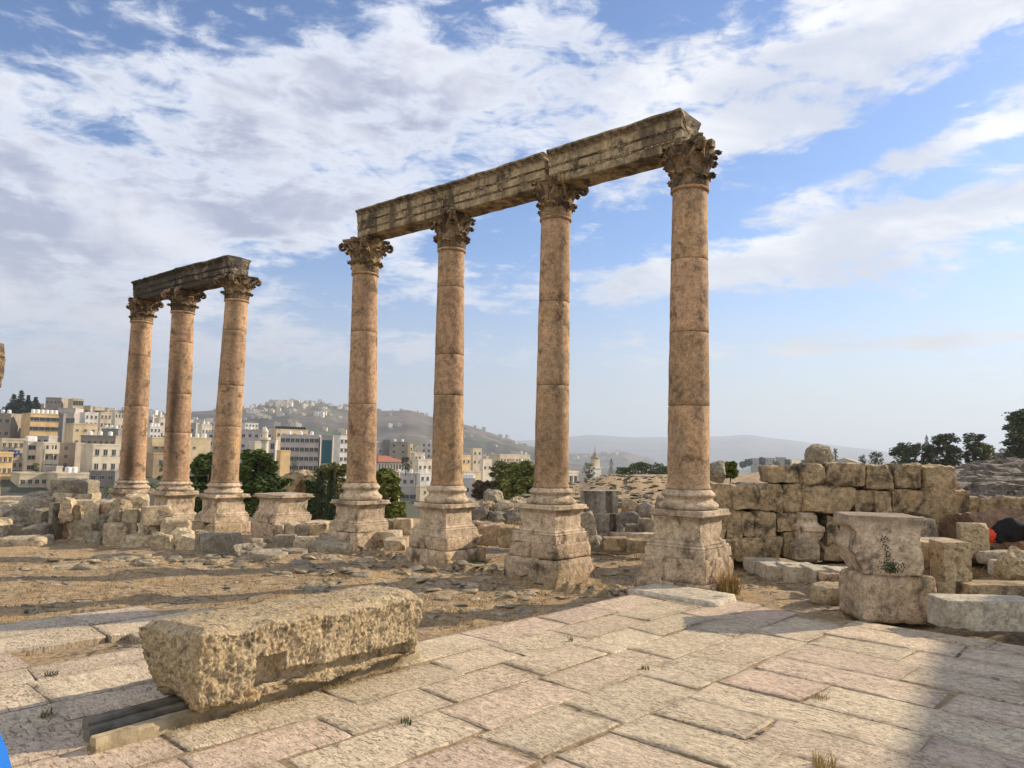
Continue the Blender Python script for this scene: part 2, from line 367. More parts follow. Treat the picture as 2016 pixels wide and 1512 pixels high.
def rockverts(hx, hy, hz, seed, rough=.5, rnd=.2, res=None, shape='block'):
    """rounded, chipped block centred on the origin"""
    if res is None:
        m = min(max(hx, hy, hz), 2.0); st = max(m / 9, .03)
        res = tuple(max(5, min(20, int(2 * h / st))) for h in (hx, hy, hz))
    V, Fc = boxgrid(*res); V = V.copy()
    rs = np.random.RandomState(seed)
    h = np.array((hx, hy, hz)); mn = h.min(); r = max(mn * (.09 + max(rnd, -.05) * .75), .008)
    if r > mn * .98: r = mn * .98
    P = V * h
    q = np.clip(P, -(h - r), h - r); d = P - q; L = np.linalg.norm(d, axis=1, keepdims=True); L[L == 0] = 1
    P = q + d / L * r
    if shape == 'boulder':
        s = V / np.maximum(np.linalg.norm(V, axis=1, keepdims=True), 1e-6) * h * 1.12
        P = P * .35 + s * .65
    # random skew of the eight corners
    cor = rs.uniform(-1, 1, (2, 2, 2, 3)) * h * .16 * rough * 2
    a = (V + 1) / 2
    for i in (0, 1):
        for j in (0, 1):
            for k in (0, 1):
                w = (a[:, 0] if i else 1 - a[:, 0]) * (a[:, 1] if j else 1 - a[:, 1]) * (a[:, 2] if k else 1 - a[:, 2])
                P += w[:, None] * cor[i, j, k]
    npl = 9 if shape == 'boulder' else (5 if rough > .25 else 2)
    for _ in range(npl):
        nv = rs.normal(size=3); nv /= np.linalg.norm(nv)
        if shape != 'boulder': nv = np.sign(nv) * (np.abs(nv) + .35); nv /= np.linalg.norm(nv)
        sup = (np.abs(nv) * h).sum() * rs.uniform(.76, .93) if shape != 'boulder' else np.linalg.norm(nv * h) * rs.uniform(.72, .98)
        ex = P @ nv - sup; P = P - np.maximum(ex, 0)[:, None] * nv
    off = Vector(rs.uniform(-50, 50, 3)); out = []
    amp = mn * .30 * rough; hf = min(.035, mn * .12) * min(1, rough * 1.5)
    for p in P:
        v = Vector(p); n = noise.noise_vector((v + off) * (1.1 / mn)) * amp + noise.noise_vector((v + off) * (3.6 / mn)) * amp * .4 + noise.noise_vector((v + off) * 14) * hf
        out.append(v + n)
    return out, Fc
def rock(name, c, h, rz, seed, mat, label=None, cat='stone block', group=None, rough=.5, rnd=.2, shape='block', tilt=(0, 0), parent=None, res=None):
    vs, fs = rockverts(h[0], h[1], h[2], seed, rough, rnd, res, shape)
    o = mesh(name, vs, fs, mat, parent)
    o.data.set_sharp_from_angle(angle=R(28))
    o.location = c; o.rotation_euler = (tilt[0], tilt[1], rz)
    if label: tag(o, label, cat, group)
    return o
_seed = [100]
def nseed(): _seed[0] += 1; return _seed[0]
def B(x0, y0, x1, y1, d, label, thick=None, yaw=0, mat='rubble_stone', name='stone_block', cat='stone block', group=None, rough=.5, rnd=.2, shape='block', tilt=(0, 0), parent=None, sink=.04):
    """one stone whose front outline spans the pixels x0..x1, y0..y1 at d metres"""
    m = F / d; w = (x1 - x0) / m; hgt = (y1 - y0) / m
    if thick is None: thick = min(w, hgt) * .9 + .1
    ya = R(yaw); ww = max((w - thick * abs(math.sin(ya))) / max(math.cos(ya), .3), .12)
    c = U((x0 + x1) / 2, (y0 + y1) / 2, d + thick * .5)
    k = (d + thick * .5) / d
    return rock(name, (c.x, c.y, c.z - sink / 2), (ww / 2 * k, thick / 2, hgt / 2 * k + sink / 2), ya, nseed(), mat, label, cat, group, rough, rnd, shape, tilt, parent)

# ---------------------------------------------------------------- terrain
A_AX = Vector((.68, .733, 0)); B_AX = Vector((.733, -.68, 0))
def ab(x, y): return .68 * x + .733 * y, .733 * x - .68 * y
def yh(u): return 890 + ROLL * (u - 1008)
def on_pavement(x, y):
    a, b = ab(x, y)
    if a > 9.35: return False
    if b > -4.4: return a < 9.12
    if b > -5.65: return True
    return a < 3.9 and b > -9.15
rings = [
 (20, 'z', [(0, -.35), (1100, -.33), (1180, -.2), (1400, -.1), (1700, -.1), (1870, .1), (2016, .3)]),
 (26, 'z', [(0, -.7), (880, -.6), (950, .0), (1030, .05), (1100, .15), (1200, .3), (1400, .45), (1700, .7), (1870, 1.0), (2016, 1.2)]),
 (34, 'z', [(0, -1.8), (900, -1.5), (1050, -.3), (1130, .55), (1200, .8), (1300, .85), (1400, .85), (1700, 1.0), (1870, 1.3), (2016, 1.75)]),
 (60, 'z', [(0, -9), (1000, -8), (1100, -3), (1200, .2), (1400, .4), (1700, .8), (1870, 1.0), (2016, 1.9)]),
 (110, 'z', [(0, -14), (1100, -15), (1200, -8), (1400, -4), (1700, -2), (1870, .6), (2016, 1.5)]),
 (180, 'z', [(0, -13), (500, -16), (1000, -18), (1400, -15), (1900, -6), (2016, -5)]),
 (260, 'z', [(0, -5), (300, -7), (500, -10), (750, -14), (1000, -16), (1400, -20), (2000, -20)]),
 (340, 'z', [(0, 4), (300, 0), (500, -7), (750, -11), (1000, -14), (1200, -20), (2000, -30)]),
 (460, 'z', [(0, 16), (250, 12), (350, 7), (500, -2), (750, -6), (1000, -9), (1200, -20), (2000, -40)]),
 (560, 'z', [(0, 21), (150, 25), (250, 19), (350, 9), (500, -2), (1000, -12), (1200, -25), (2000, -50)]),
 (900, 'z', [(0, 18), (300, 22), (500, 6), (750, -6), (1000, -14), (1200, -40), (2000, -70)]),
 (1900, 'y', [(0, 850), (200, 838), (380, 815), (475, 808), (560, 799), (620, 800), (700, 806), (800, 815), (850, 824), (950, 846), (1000, 862), (1050, 881), (1120, 906), (1200, 922), (1500, 960), (2016, 960)]),
 (2600, 'y', [(0, 880), (800, 880), (1000, 905), (1200, 930), (2016, 950)]),
 (3600, 'y', [(0, 880), (1000, 895), (1110, 890), (1180, 893), (1230, 889), (1280, 901), (1330, 926), (1400, 938), (1450, 928), (1500, 915), (1560, 912), (1640, 905), (1700, 910), (2016, 915)]),
 (5200, 'y', [(0, 900), (1100, 915), (2016, 940)]),
 (10000, 'y', [(0, 880), (1050, 868), (1100, 862), (1160, 857), (1250, 862), (1400, 861), (1470, 857), (1540, 866), (1620, 875), (1700, 884), (1780, 895), (2016, 905)]),
 (14000, 'z', [(0, -80), (2016, -80)]),
]
LR = [math.log(r[0]) for r in rings]
def lerp(tab, u):
    if u <= tab[0][0]: return tab[0][1]
    for (a, va), (b, vb) in zip(tab, tab[1:]):
        if u <= b:
            t = (u - a) / (b - a); t = t * t * (3 - 2 * t) * .5 + t * .5; return va + (vb - va) * t
    return tab[-1][1]
def near_h(x, y):
    a, b = ab(x, y)
    n = noise.noise(Vector((x * .8, y * .8, 3))) * .06 + noise.noise(Vector((x * 2.6, y * 2.6, 9))) * .012 + noise.noise(Vector((x * 9, y * 9, 9))) * .006
    dirt = -.30 + n
    if a > 8.6: dirt += min(1, (a - 8.6) / 1.0) * min(1, max(0, b + 6.2) / 1.2) * .16
    # layered bed-rock ledges
    led = noise.noise(Vector((x * .9 + y * .3, y * 2.0, 1)))
    dirt += .03 * max(0, min(1, (led - .1) * 14)) + .03 * max(0, min(1, (led - .3) * 14))
    if on_pavement(x, y): return -.07
    # ramp to the pavement edge
    if a < 9.35:
        e = (-5.65 if a > 3.9 else -9.15) - b
        if e > 0: return -.07 + (dirt + .07) * min(1, e / .8)
    else: 
        e = a - 9.12; return -.07 + (dirt + .07) * min(1, max(0, e) / .6)
    return dirt
def far_h(x, y, r):
    az = math.atan2(x, y); az = max(-R(75), min(R(75), az))
    u = 1008 + F * math.tan(az); dep = r * math.cos(az); uu = max(-300, min(2300, u))
    lr = math.log(max(r, 20)); i = 0
    while i < len(LR) - 2 and lr > LR[i + 1]: i += 1
    t = min(1, max(0, (lr - LR[i]) / (LR[i + 1] - LR[i]))); t = t * t * (3 - 2 * t)
    vals = []
    for k in (i, i + 1):
        rr, kd, tab = rings[k]; v = lerp(tab, uu)
        if kd == 'y': v = CAMZ + (yh(uu) - v) / F * rr * math.cos(az)
        vals.append(v)
    z = vals[0] + (vals[1] - vals[0]) * t
    amp = min(r * .006, 7) if r > 300 else min(.25, r * .006)
    z += noise.noise(Vector((x, y, 0)) * (2.2 / max(r * .12, 3))) * amp + noise.noise(Vector((x, y, 5)) * (7 / max(r * .12, 3))) * amp * .4
    return z
def terrain_h(x, y):
    r = math.hypot(x, y)
    if y < -1: return -.2
    if r < 18: return near_h(x, y)
    if r < 23:
        t = (r - 18) / 5; return near_h(x, y) * (1 - t) + far_h(x, y, r) * t
    return far_h(x, y, r)
def build_ground():
    azs = [R(-42 + 84 * i / 760) for i in range(761)] + [R(42 + (276) * i / 70) for i in range(1, 70)]
    n = len(azs); rs_ = [1.5]
    while rs_[-1] < 14000:
        r = rs_[-1]; rs_.append(r * (1.03 if r < 4 else 1.0125 if r < 30 else 1.02 if r < 2500 else 1.035))
    vs = []; fs = []
    for r in rs_:
        for a in azs:
            x, y = r * math.sin(a), r * math.cos(a)
            back = abs(((a + math.pi) % (2 * math.pi)) - math.pi) > R(80)
            z = -.2 if back else terrain_h(x, y)
            if back and r > 300: z = -10
            vs.append((x, y, z))
    for i in range(len(rs_) - 1):
        for k in range(n):
            a, b = i * n + k, i * n + (k + 1) % n; fs.append((a, a + n, b + n, b))
    c = len(vs); vs.append((0, 0, -.08))
    for k in range(n): fs.append((c, k, (k + 1) % n))
    o = mesh('ground', vs, fs, 'terrain_soil'); tag(o, kind='structure', label='dry stony ground, valley and hills reaching the horizon')
build_ground()

# ---------------------------------------------------------------- pavement
def build_pavement():
    rs = random.Random(5); vs = []; fs = []; cols = []
    hole = (2.15, 3.35, -8.15, -7.45)
    def slab(a0, a1, b0, b1):
        g = .002 + rs.random() * .010
        ca, cb = (a0 + a1) / 2, (b0 + b1) / 2
        if hole[0] < ca < hole[1] and hole[2] < cb < hole[3]: return
        p = A_AX * ca + B_AX * cb
        if not on_pavement(p.x, p.y): return
        na = max(4, int((a1 - a0) / .085)); nb = max(4, int((b1 - b0) / .085))
        ea, eb = .014 / (a1 - a0), .014 / (b1 - b0)
        U_ = [0, ea, ea * 2.6] + [q / na for q in range(1, na)] + [1 - ea * 2.6, 1 - ea, 1]; V_ = [0, eb, eb * 2.6] + [q / nb for q in range(1, nb)] + [1 - eb * 2.6, 1 - eb, 1]
        na, nb = len(U_) - 1, len(V_) - 1
        z0 = rs.uniform(-.004, .004); ta, tb = rs.uniform(-.003, .003), rs.uniform(-.003, .003)
        j = [[rs.uniform(-.028, .028) for _ in range(2)] for _ in range(4)]
        t = rs.random()
        pk = rs.random() ** 2.2 * (1.0 if t < .9 else 1.2)
        c = [.65 - .02 * pk, .55 - .060 * pk, .41 - .02 * pk]
        k = rs.uniform(.86, 1.04); c = [x * k for x in c]
        base = len(vs); sd = rs.uniform(0, 99)
        def pt(u, v, zz, grow):
            a = a0 + (a1 - a0) * u; b = b0 + (b1 - b0) * v
            jj = [(1 - u) * (1 - v) * j[0][q] + u * (1 - v) * j[1][q] + u * v * j[2][q] + (1 - u) * v * j[3][q] for q in (0, 1)]
            su = 1 if u > 1 - ea * 1.5 else -1 if u < ea * 1.5 else 0; sv = 1 if v > 1 - eb * 1.5 else -1 if v < eb * 1.5 else 0
            w = noise.noise(Vector((a * 2.3, b * 2.3, sd))) * .016 + noise.noise(Vector((a * 8, b * 8, sd))) * .010
            a += jj[0] - su * (g + abs(w) - grow); b += jj[1] - sv * (g + abs(w) - grow)
            q = A_AX * a + B_AX * b
            return (q.x, q.y, zz)
        for i in range(na + 1):
            for k2 in range(nb + 1):
                uu, vv = U_[i], V_[k2]; u, v = uu, vv
                edge = (i in (0, na)) + (k2 in (0, nb))
                a = a0 + (a1 - a0) * uu; b = b0 + (b1 - b0) * vv
                z = z0 + ta * (uu * 2 - 1) + tb * (vv * 2 - 1) + noise.noise(Vector((a * 2.2, b * 2.2, sd))) * .005 + noise.noise(Vector((a * 8, b * 8, 4))) * .0035
                dirt = 1 - (.34 if min(uu, 1 - uu) < ea * 3 or min(vv, 1 - vv) < eb * 3 else .10) * max(0, min(1, .55 + noise.noise(Vector((a * 4, b * 4, 7))) * 1.3))
                if edge: z -= .005 + max(0, noise.noise(Vector((a * 6, b * 6, sd)))) * .02
                vs.append(pt(uu, vv, z, 0)); cols.append([c[0] * dirt, c[1] * dirt * .99, c[2] * dirt * .95])
        for i in range(na):
            for k2 in range(nb):
                q = base + i * (nb + 1) + k2; fs.append((q, q + 1, q + nb + 2, q + nb + 1))
        # sides
        rim = [i * (nb + 1) for i in range(na + 1)] + [na * (nb + 1) + k2 for k2 in range(1, nb + 1)] + [i * (nb + 1) + nb for i in range(na - 1, -1, -1)] + [k2 for k2 in range(nb - 1, 0, -1)]
        up = len(vs)
        for q in rim: vs.append(vs[base + q]); cols.append([x_ * .7 for x_ in c])
        low = len(vs)
        for q in rim: x, y, z = vs[base + q]; vs.append((x, y, z - .12)); cols.append([x_ * .6 for x_ in c])
        m = len(rim)
        for q in range(m): fs.append((up + q, up + (q + 1) % m, low + (q + 1) % m, low + q))
    # left field: rows run along A
    b = -3.0
    while b > -9.6:
        w = rs.uniform(.45, .66); b1 = b - w
        if b > -5.65 > b1 - .25 and abs(b1 + 5.65) < .4: b1 = -5.66
        a = 1.2 + rs.uniform(-.6, 0)
        while a < 9.6:
            l = rs.uniform(.75, 1.35); a2 = a + l
            slab(a, min(a2, 9.5), b1, b); a = a2
        b = b1
    # right field: rows run along B
    a = .6
    while a < 9.12:
        w = rs.uniform(.44, .70); a1 = min(a + w, 9.12)
        if 9.12 - a1 < .25: a1 = 9.12
        b = -3.0; first = True
        lim = -4.4 if a > 8.0 and False else -3.0
        while b < 6:
            l = rs.uniform(.8, 1.7) * (.6 if first and rs.random() < .5 else 1); slab(a, a1, b, b + l); b += l; first = False
        a = a1
    o = mesh('pavement', vs, fs, 'paving_stone'); tag(o, kind='structure', label='worn cream and pink limestone paving slabs')
    at = o.data.attributes.new('slab', 'FLOAT_COLOR', 'POINT')
    at.data.foreach_set('color', np.array([list(c) + [1] for c in cols], dtype=np.float32).ravel())
    # joints filled with soil
    m = MB(); pts = []
    def P(a, b, z): q = A_AX * a + B_AX * b; return (q.x, q.y, z)
    vsj = []; fj = []
    N = 40
    for (a0, a1, b0, b1) in ((.4, 9.1, -5.6, 6), (.4, 3.85, -9.1, -5.6)):
        base = len(vsj)
        for i in range(N + 1):
            for k in range(N + 1):
                a = a0 + (a1 - a0) * i / N; bb = b0 + (b1 - b0) * k / N
                z = -.012 + noise.noise(Vector((a * 3, bb * 3, 0))) * .006
                if b0 < -9 and hole[0] - .1 < a < hole[1] and hole[2] < bb < hole[3]: z = -.5
                vsj.append(P(a, bb, z))
        for i in range(N):
            for k in range(N):
                q = base + i * (N + 1) + k; fj.append((q, q + 1, q + N + 2, q + N + 1))
    o = mesh('joint_soil', vsj, fj, 'terrain_soil'); tag(o, kind='structure', label='soil filling the paving joints')
build_pavement()

# ---------------------------------------------------------------- columns
ROWA = math.atan2(-1.68, 2.0)          # row direction on plan (towards the right, nearer)
RX = Vector((2.0, -1.68, 0)).normalized(); RN = Vector((-RX.y, RX.x, 0))   # RN points away from the camera side
def set_stain_shade(o, vals):
    at = o.data.attributes.new('stain', 'FLOAT', 'POINT'); at.data.foreach_set('value', np.array(vals, dtype=np.float32))
def lathe(name, prof, seg, mat, parent, ax0, ax1, stainf=None, namp=.004, seed=0, cap=True):
    """prof: (radius, z) ; axis runs through ax0 (z0) to ax1 (z1)"""
    vs = []; fs = []; st = []
    for (r, z) in prof:
        t = (z - ax0.z) / max(ax1.z - ax0.z, 1e-6); c = ax0.lerp(ax1, t)
        for k in range(seg):
            an = 2 * math.pi * k / seg
            p = Vector((c.x + math.cos(an) * r, c.y + math.sin(an) * r, z))
            n = noise.noise(p * 5 + Vector((seed, 0, 0))) * namp + max(0, noise.noise(p * 9 + Vector((0, seed, 0))) - .35) * -namp * 6
            p.x += math.cos(an) * n; p.y += math.sin(an) * n
            vs.append(p); st.append(stainf(an, z, p) if stainf else 0)
    for i in range(len(prof) - 1):
        for k in range(seg): fs.append((i * seg + k, i * seg + (k + 1) % seg, (i + 1) * seg + (k + 1) % seg, (i + 1) * seg + k))
    if cap:
        fs.append(tuple(range(seg))[::-1]); fs.append(tuple((len(prof) - 1) * seg + k for k in range(seg)))
    o = mesh(name, vs, fs, mat, parent); set_stain_shade(o, st); return o

def square_stack(name, c, prof, mat, parent, rz, seed, namp=.012, chip=.03):
    """moulded square block: prof (half width, z) from bottom to top"""
    n = 14; vs = []; fs = []; st = []
    ring = []
    for s in range(4):
        for k in range(n):
            t = -1 + 2 * k / n; ring.append([(t, -1), (1, t), (-t, 1), (-1, -t)][s])
    m = len(ring); cz, sz = math.cos(rz), math.sin(rz)
    for hw, z in prof:
        for (x, y) in ring:
            cr = abs(x) * abs(y)
            X, Y = x * hw, y * hw
            p = Vector((c.x + X * cz - Y * sz, c.y + X * sz + Y * cz, z))
            nn = noise.noise(p * 4 + Vector((seed * 7.1, 0, 0))) * namp + noise.noise(p * 13 + Vector((seed, 3, 0))) * namp * .5
            cc = max(0, noise.noise(p * 3.5 + Vector((0, 0, seed * 3.3))) - .05) * chip * 3 * (1 + 3 * cr ** 4)
            sc_ = 1 - (cc - nn) / hw
            X *= sc_; Y *= sc_
            vs.append((c.x + X * cz - Y * sz, c.y + X * sz + Y * cz, z + noise.noise(p * 6) * .004))
            st.append(0)
    for i in range(len(prof) - 1):
        for k in range(m): fs.append((i * m + k, i * m + (k + 1) % m, (i + 1) * m + (k + 1) % m, (i + 1) * m + k))
    fs.append(tuple(range(m))[::-1]); fs.append(tuple((len(prof) - 1) * m + k for k in range(m)))
    zt = prof[-1][1]; zb = prof[0][1]
    o = mesh(name, vs, fs, mat, parent, smooth=False)
    set_stain_shade(o, [max(0, min(1, (noise.noise(Vector(v) * 2.2) + .1) * 1.2)) * (1.1 if zt - v[2] < .22 * (zt - zb) else .12) for v in vs]); return o

def dens(prof, step):
    out = [prof[0]]
    for a, b in zip(prof, prof[1:]):
        L = math.hypot(a[0] - b[0], a[1] - b[1]); n = max(1, int(L / step))
        for i in range(1, n + 1): out.append((a[0] + (b[0] - a[0]) * i / n, a[1] + (b[1] - a[1]) * i / n))
    return out
PEDP = [(1.0, 0), (1.0, .19), (.955, .192), (.955, .215), (.975, .222), (.96, .25), (.90, .258), (.90, .285), (.915, .292), (.875, .33), (.82, .345), (.82, .375), (.785, .38), (.785, .40), (.785, .76), (.80, .765), (.81, .79), (.85, .82), (.87, .85), (.87, .862), (.975, .868), (1.0, .885), (1.0, .915), (.955, .92), (.95, .985), (.93, 1.0)]
def pedestal(parent, c, hw, z0, z1, seed):
    prof = [(a * hw, z0 + (z1 - z0) * t) for a, t in PEDP]
    return square_stack('pedestal', c, dens(prof, .10), 'pedestal_stone', parent, ROWA, seed, .0035, .008)

def capital(parent, c0, c1, rb, zb, zt, seed, broken=()):
    Hc = zt - zb; m = MB(); rs = random.Random(seed); half = Hc
    cx, cy = (c0.x + c1.x) / 2, (c0.y + c1.y) / 2
    # bell
    prof = [(rb * .98, 0), (rb * .97, .25), (rb * .98, .5), (rb * 1.08, .72), (rb * 1.35, .86), (rb * 1.42, .9)]
    seg = 32; vs = []; fs = []
    for r, t in prof:
        for k in range(seg): an = 2 * math.pi * k / seg; vs.append((cx + math.cos(an) * r, cy + math.sin(an) * r, zb + t * Hc))
    for i in range(len(prof) - 1):
        for k in range(seg): fs.append((i * seg + k, i * seg + (k + 1) % seg, (i + 1) * seg + (k + 1) % seg, (i + 1) * seg + k))
    m.add(vs, fs)
    def leaf(an, h, w, out, zoff=0, droop=.11):
        if rs.random() < .1: h *= .7; out *= .5
        N, K = 11, 8; vs = []
        er = Vector((math.cos(an), math.sin(an), 0)); et = Vector((-math.sin(an), math.cos(an), 0))
        for i in range(N + 1):
            t = i / N
            rr = rb * (.99 + .05 * t) + .012 + out * max(0, t - .3) ** 2 * 2.04
            z = zoff + h * min(t * 1.12, 1.0 + (0 if t < .9 else 0)) - (droop * Hc * max(0, (t - .8)) * 5 * .6)
            ww = w * (1.05 - .30 * t ** 3) * (1 + .16 * math.sin(t * 19 + .6)) * (1 if t < .95 else .75)
            for k in range(K + 1):
                s = -1 + 2 * k / K
                rib = .018 * math.cos(s * 3 * math.pi) * (1 - .3 * t) - .03 * abs(s) ** 2
                p = Vector((cx, cy, zb + z - .02 * Hc * abs(s) * math.sin(t * 19) * 2 - abs(s) ** 2 * .05 * Hc * t)) + er * (rr + rib) + et * (s * ww)
                vs.append(p)
        fs = []
        for i in range(N):
            for k in range(K): q = i * (K + 1) + k; fs.append((q, q + 1, q + K + 2, q + K + 1))
        # back side gives the leaf thickness
        off = len(vs); vs += [v - er * .022 for v in vs]; fs += [tuple(i + off for i in f[::-1]) for f in fs]
        top = N * (K + 1)
        for k in range(K): fs.append((top + k, top + k + 1, off + top + k + 1, off + top + k))
        for i in range(N):
            q = i * (K + 1); fs.append((q, q + K + 1, off + q + K + 1, off + q)); q += K; fs.append((q, off + q, off + q + K + 1, q + K + 1))
        m.add(vs, fs)
    for k in range(8): leaf(ROWA + k * math.pi / 4 + math.pi / 8, .37 * Hc, rb * .43, .115, 0)
    for k in range(8): leaf(ROWA + k * math.pi / 4, .64 * Hc, rb * .44, .17, 0.05 * Hc)
    for k in range(4):
        an = ROWA + math.pi / 4 + k * math.pi / 2
        for s in (-.28, .28): leaf(an + s, .70 * Hc, rb * .30, .21, .18 * Hc, .06)
    cap = m.build('capital', 'capital_stone', parent, smooth=True)
    set_stain_shade(cap, [max(0, noise.noise(Vector(v) * 4) + .15) for v in m.v])
    # volutes
    for k in range(4):
        if k in broken: continue
        an = ROWA + math.pi / 4 + k * math.pi / 2; mm = MB()
        for side in (-1, 1):
            er = Vector((math.cos(an), math.sin(an), 0)); et = Vector((-math.sin(an), math.cos(an), 0)); pts = []; rad = []
            for i in range(8):
                t = i / 7; pts.append(Vector((cx, cy, zb + Hc * (.5 + .34 * t))) + er * (rb * (1.05) + .22 * t ** 1.5) + et * side * (.10 * (1 - t) + .028)); rad.append(.026 + .014 * t)
            cc = Vector((cx, cy, zb + Hc * .77)) + er * (rb * 1.05 + .225) + et * side * .028
            for i in range(1, 15):
                t = i / 14; a2 = math.pi * .55 - t * math.pi * 2.6; rr = .085 * (1 - .72 * t)
                pts.append(cc + er * math.cos(a2) * rr + Vector((0, 0, math.sin(a2) * rr))); rad.append(.034 - .014 * t)
            mm.tube(pts, rad, 6)
        o = mm.build('volute', 'capital_stone', cap, smooth=True); set_stain_shade(o, [.2] * len(mm.v))
    # abacus: four concave sides
    mm = MB(); ring = []; R0 = rb * 1.05 + .27; N = 12
    for k in range(4):
        a0 = ROWA + math.pi / 4 + k * math.pi / 2; a1 = a0 + math.pi / 2
        r0 = R0 * (.72 if k in broken else 1); r1 = R0 * (.72 if (k + 1) % 4 in broken else 1)
        p0 = Vector((math.cos(a0), math.sin(a0), 0)); p1 = Vector((math.cos(a1), math.sin(a1), 0))
        tw = (p1 - p0).normalized() * .05
        q0, q1 = p0 * r0 + tw, p1 * r1 - tw
        for i in range(N + 1):
            t = i / N; q = q0.lerp(q1, t); mid = (p0 + p1).normalized()
            q = q - mid * .085 * math.sin(math.pi * t); ring.append(q)
    prof = [(.90, .86), (.94, .90), (.93, .925), (1.0, .94), (1.0, 1.0)]; vs = []; fs = []; L = len(ring)
    for s, t in prof:
        for q in ring:
            p = Vector((cx + q.x * s, cy + q.y * s, zb + t * Hc)); n = noise.noise(p * 14) * .012
            vs.append((p.x + q.x * n * 3, p.y + q.y * n * 3, p.z))
    for i in range(len(prof) - 1):
        for k in range(L): fs.append((i * L + k, i * L + (k + 1) % L, (i + 1) * L + (k + 1) % L, (i + 1) * L + k))
    fs.append(tuple(range(L))[::-1]); fs.append(tuple((len(prof) - 1) * L + k for k in range(L)))
    mm.add(vs, fs)
    for k in range(4):      # fleuron boss in the middle of each side
        a0 = ROWA + k * math.pi / 2; q = Vector((math.cos(a0), math.sin(a0), 0)) * (R0 * .64)
        mm.box((cx + q.x, cy + q.y, zb + .93 * Hc), (.05, .06, .055), 0, a0)
    o = mm.build('abacus', 'capital_stone', cap, smooth=False); set_stain_shade(o, [.35] * len(vs) + [.3] * (len(mm.v) - len(vs)))
    return cap

HP = 1.0
def zat(u, py, d): return U(u, py, d).z
cols = [
 # label, depth, (xb,yb), (xt,yt), cap top py, drum joints, wbot, wtop, pedestal top py, pedestal bottom py, plinth bottom py, broken corners, stain
 ('slender column at the far left end, under the left tip of the short dark architrave', 23.0, (260, 945), (279, 634), 590, (702, 800), 46, 38, 962, 1030, 1050, (2,), (1.0, -1.35, .55)),
 ('column with a black streak down its upper shaft, middle of the far group of three', 21.3, (346, 947), (360, 615), 572, (675, 776, 852), 48, 41, 966, 1032, 1056, (1,), (1.0, -1.75, .5)),
 ('column on a battered pedestal, right one of the far group of three', 19.6, (442, 950), (466, 592), 545, (652, 760, 840), 51, 43, 972, 1028, 1062, (), (.6, -1.4, .5)),
 ('column under the left end of the long architrave, left of the four', 16.3, (711, 950), (719, 540), 474, (655, 796), 57, 49, 984, 1046, 1072, (), (.45, -1.9, .5)),
 ('orange topped column, second from the left under the long architrave', 14.6, (880, 955), (889, 493), 423, (568, 700, 779), 61, 52, 990, 1056, 1084, (2, 0), (.35, -2.2, .5)),
 ('reddish column, third from the left under the long architrave', 12.9, (1085, 960), (1094, 432), 356, (597, 760), 67, 58, 992, 1068, 1102, (2,), (.35, -1.2, .7)),
 ('tallest looking column beside the rough wall, under the right end of the long architrave', 11.2, (1355, 963), (1358, 375), 288, (515, 657, 800), 81, 69, 1002, 1098, 1150, (0, 2), (.4, -1.9, .6)),
]
CAPTOP = []
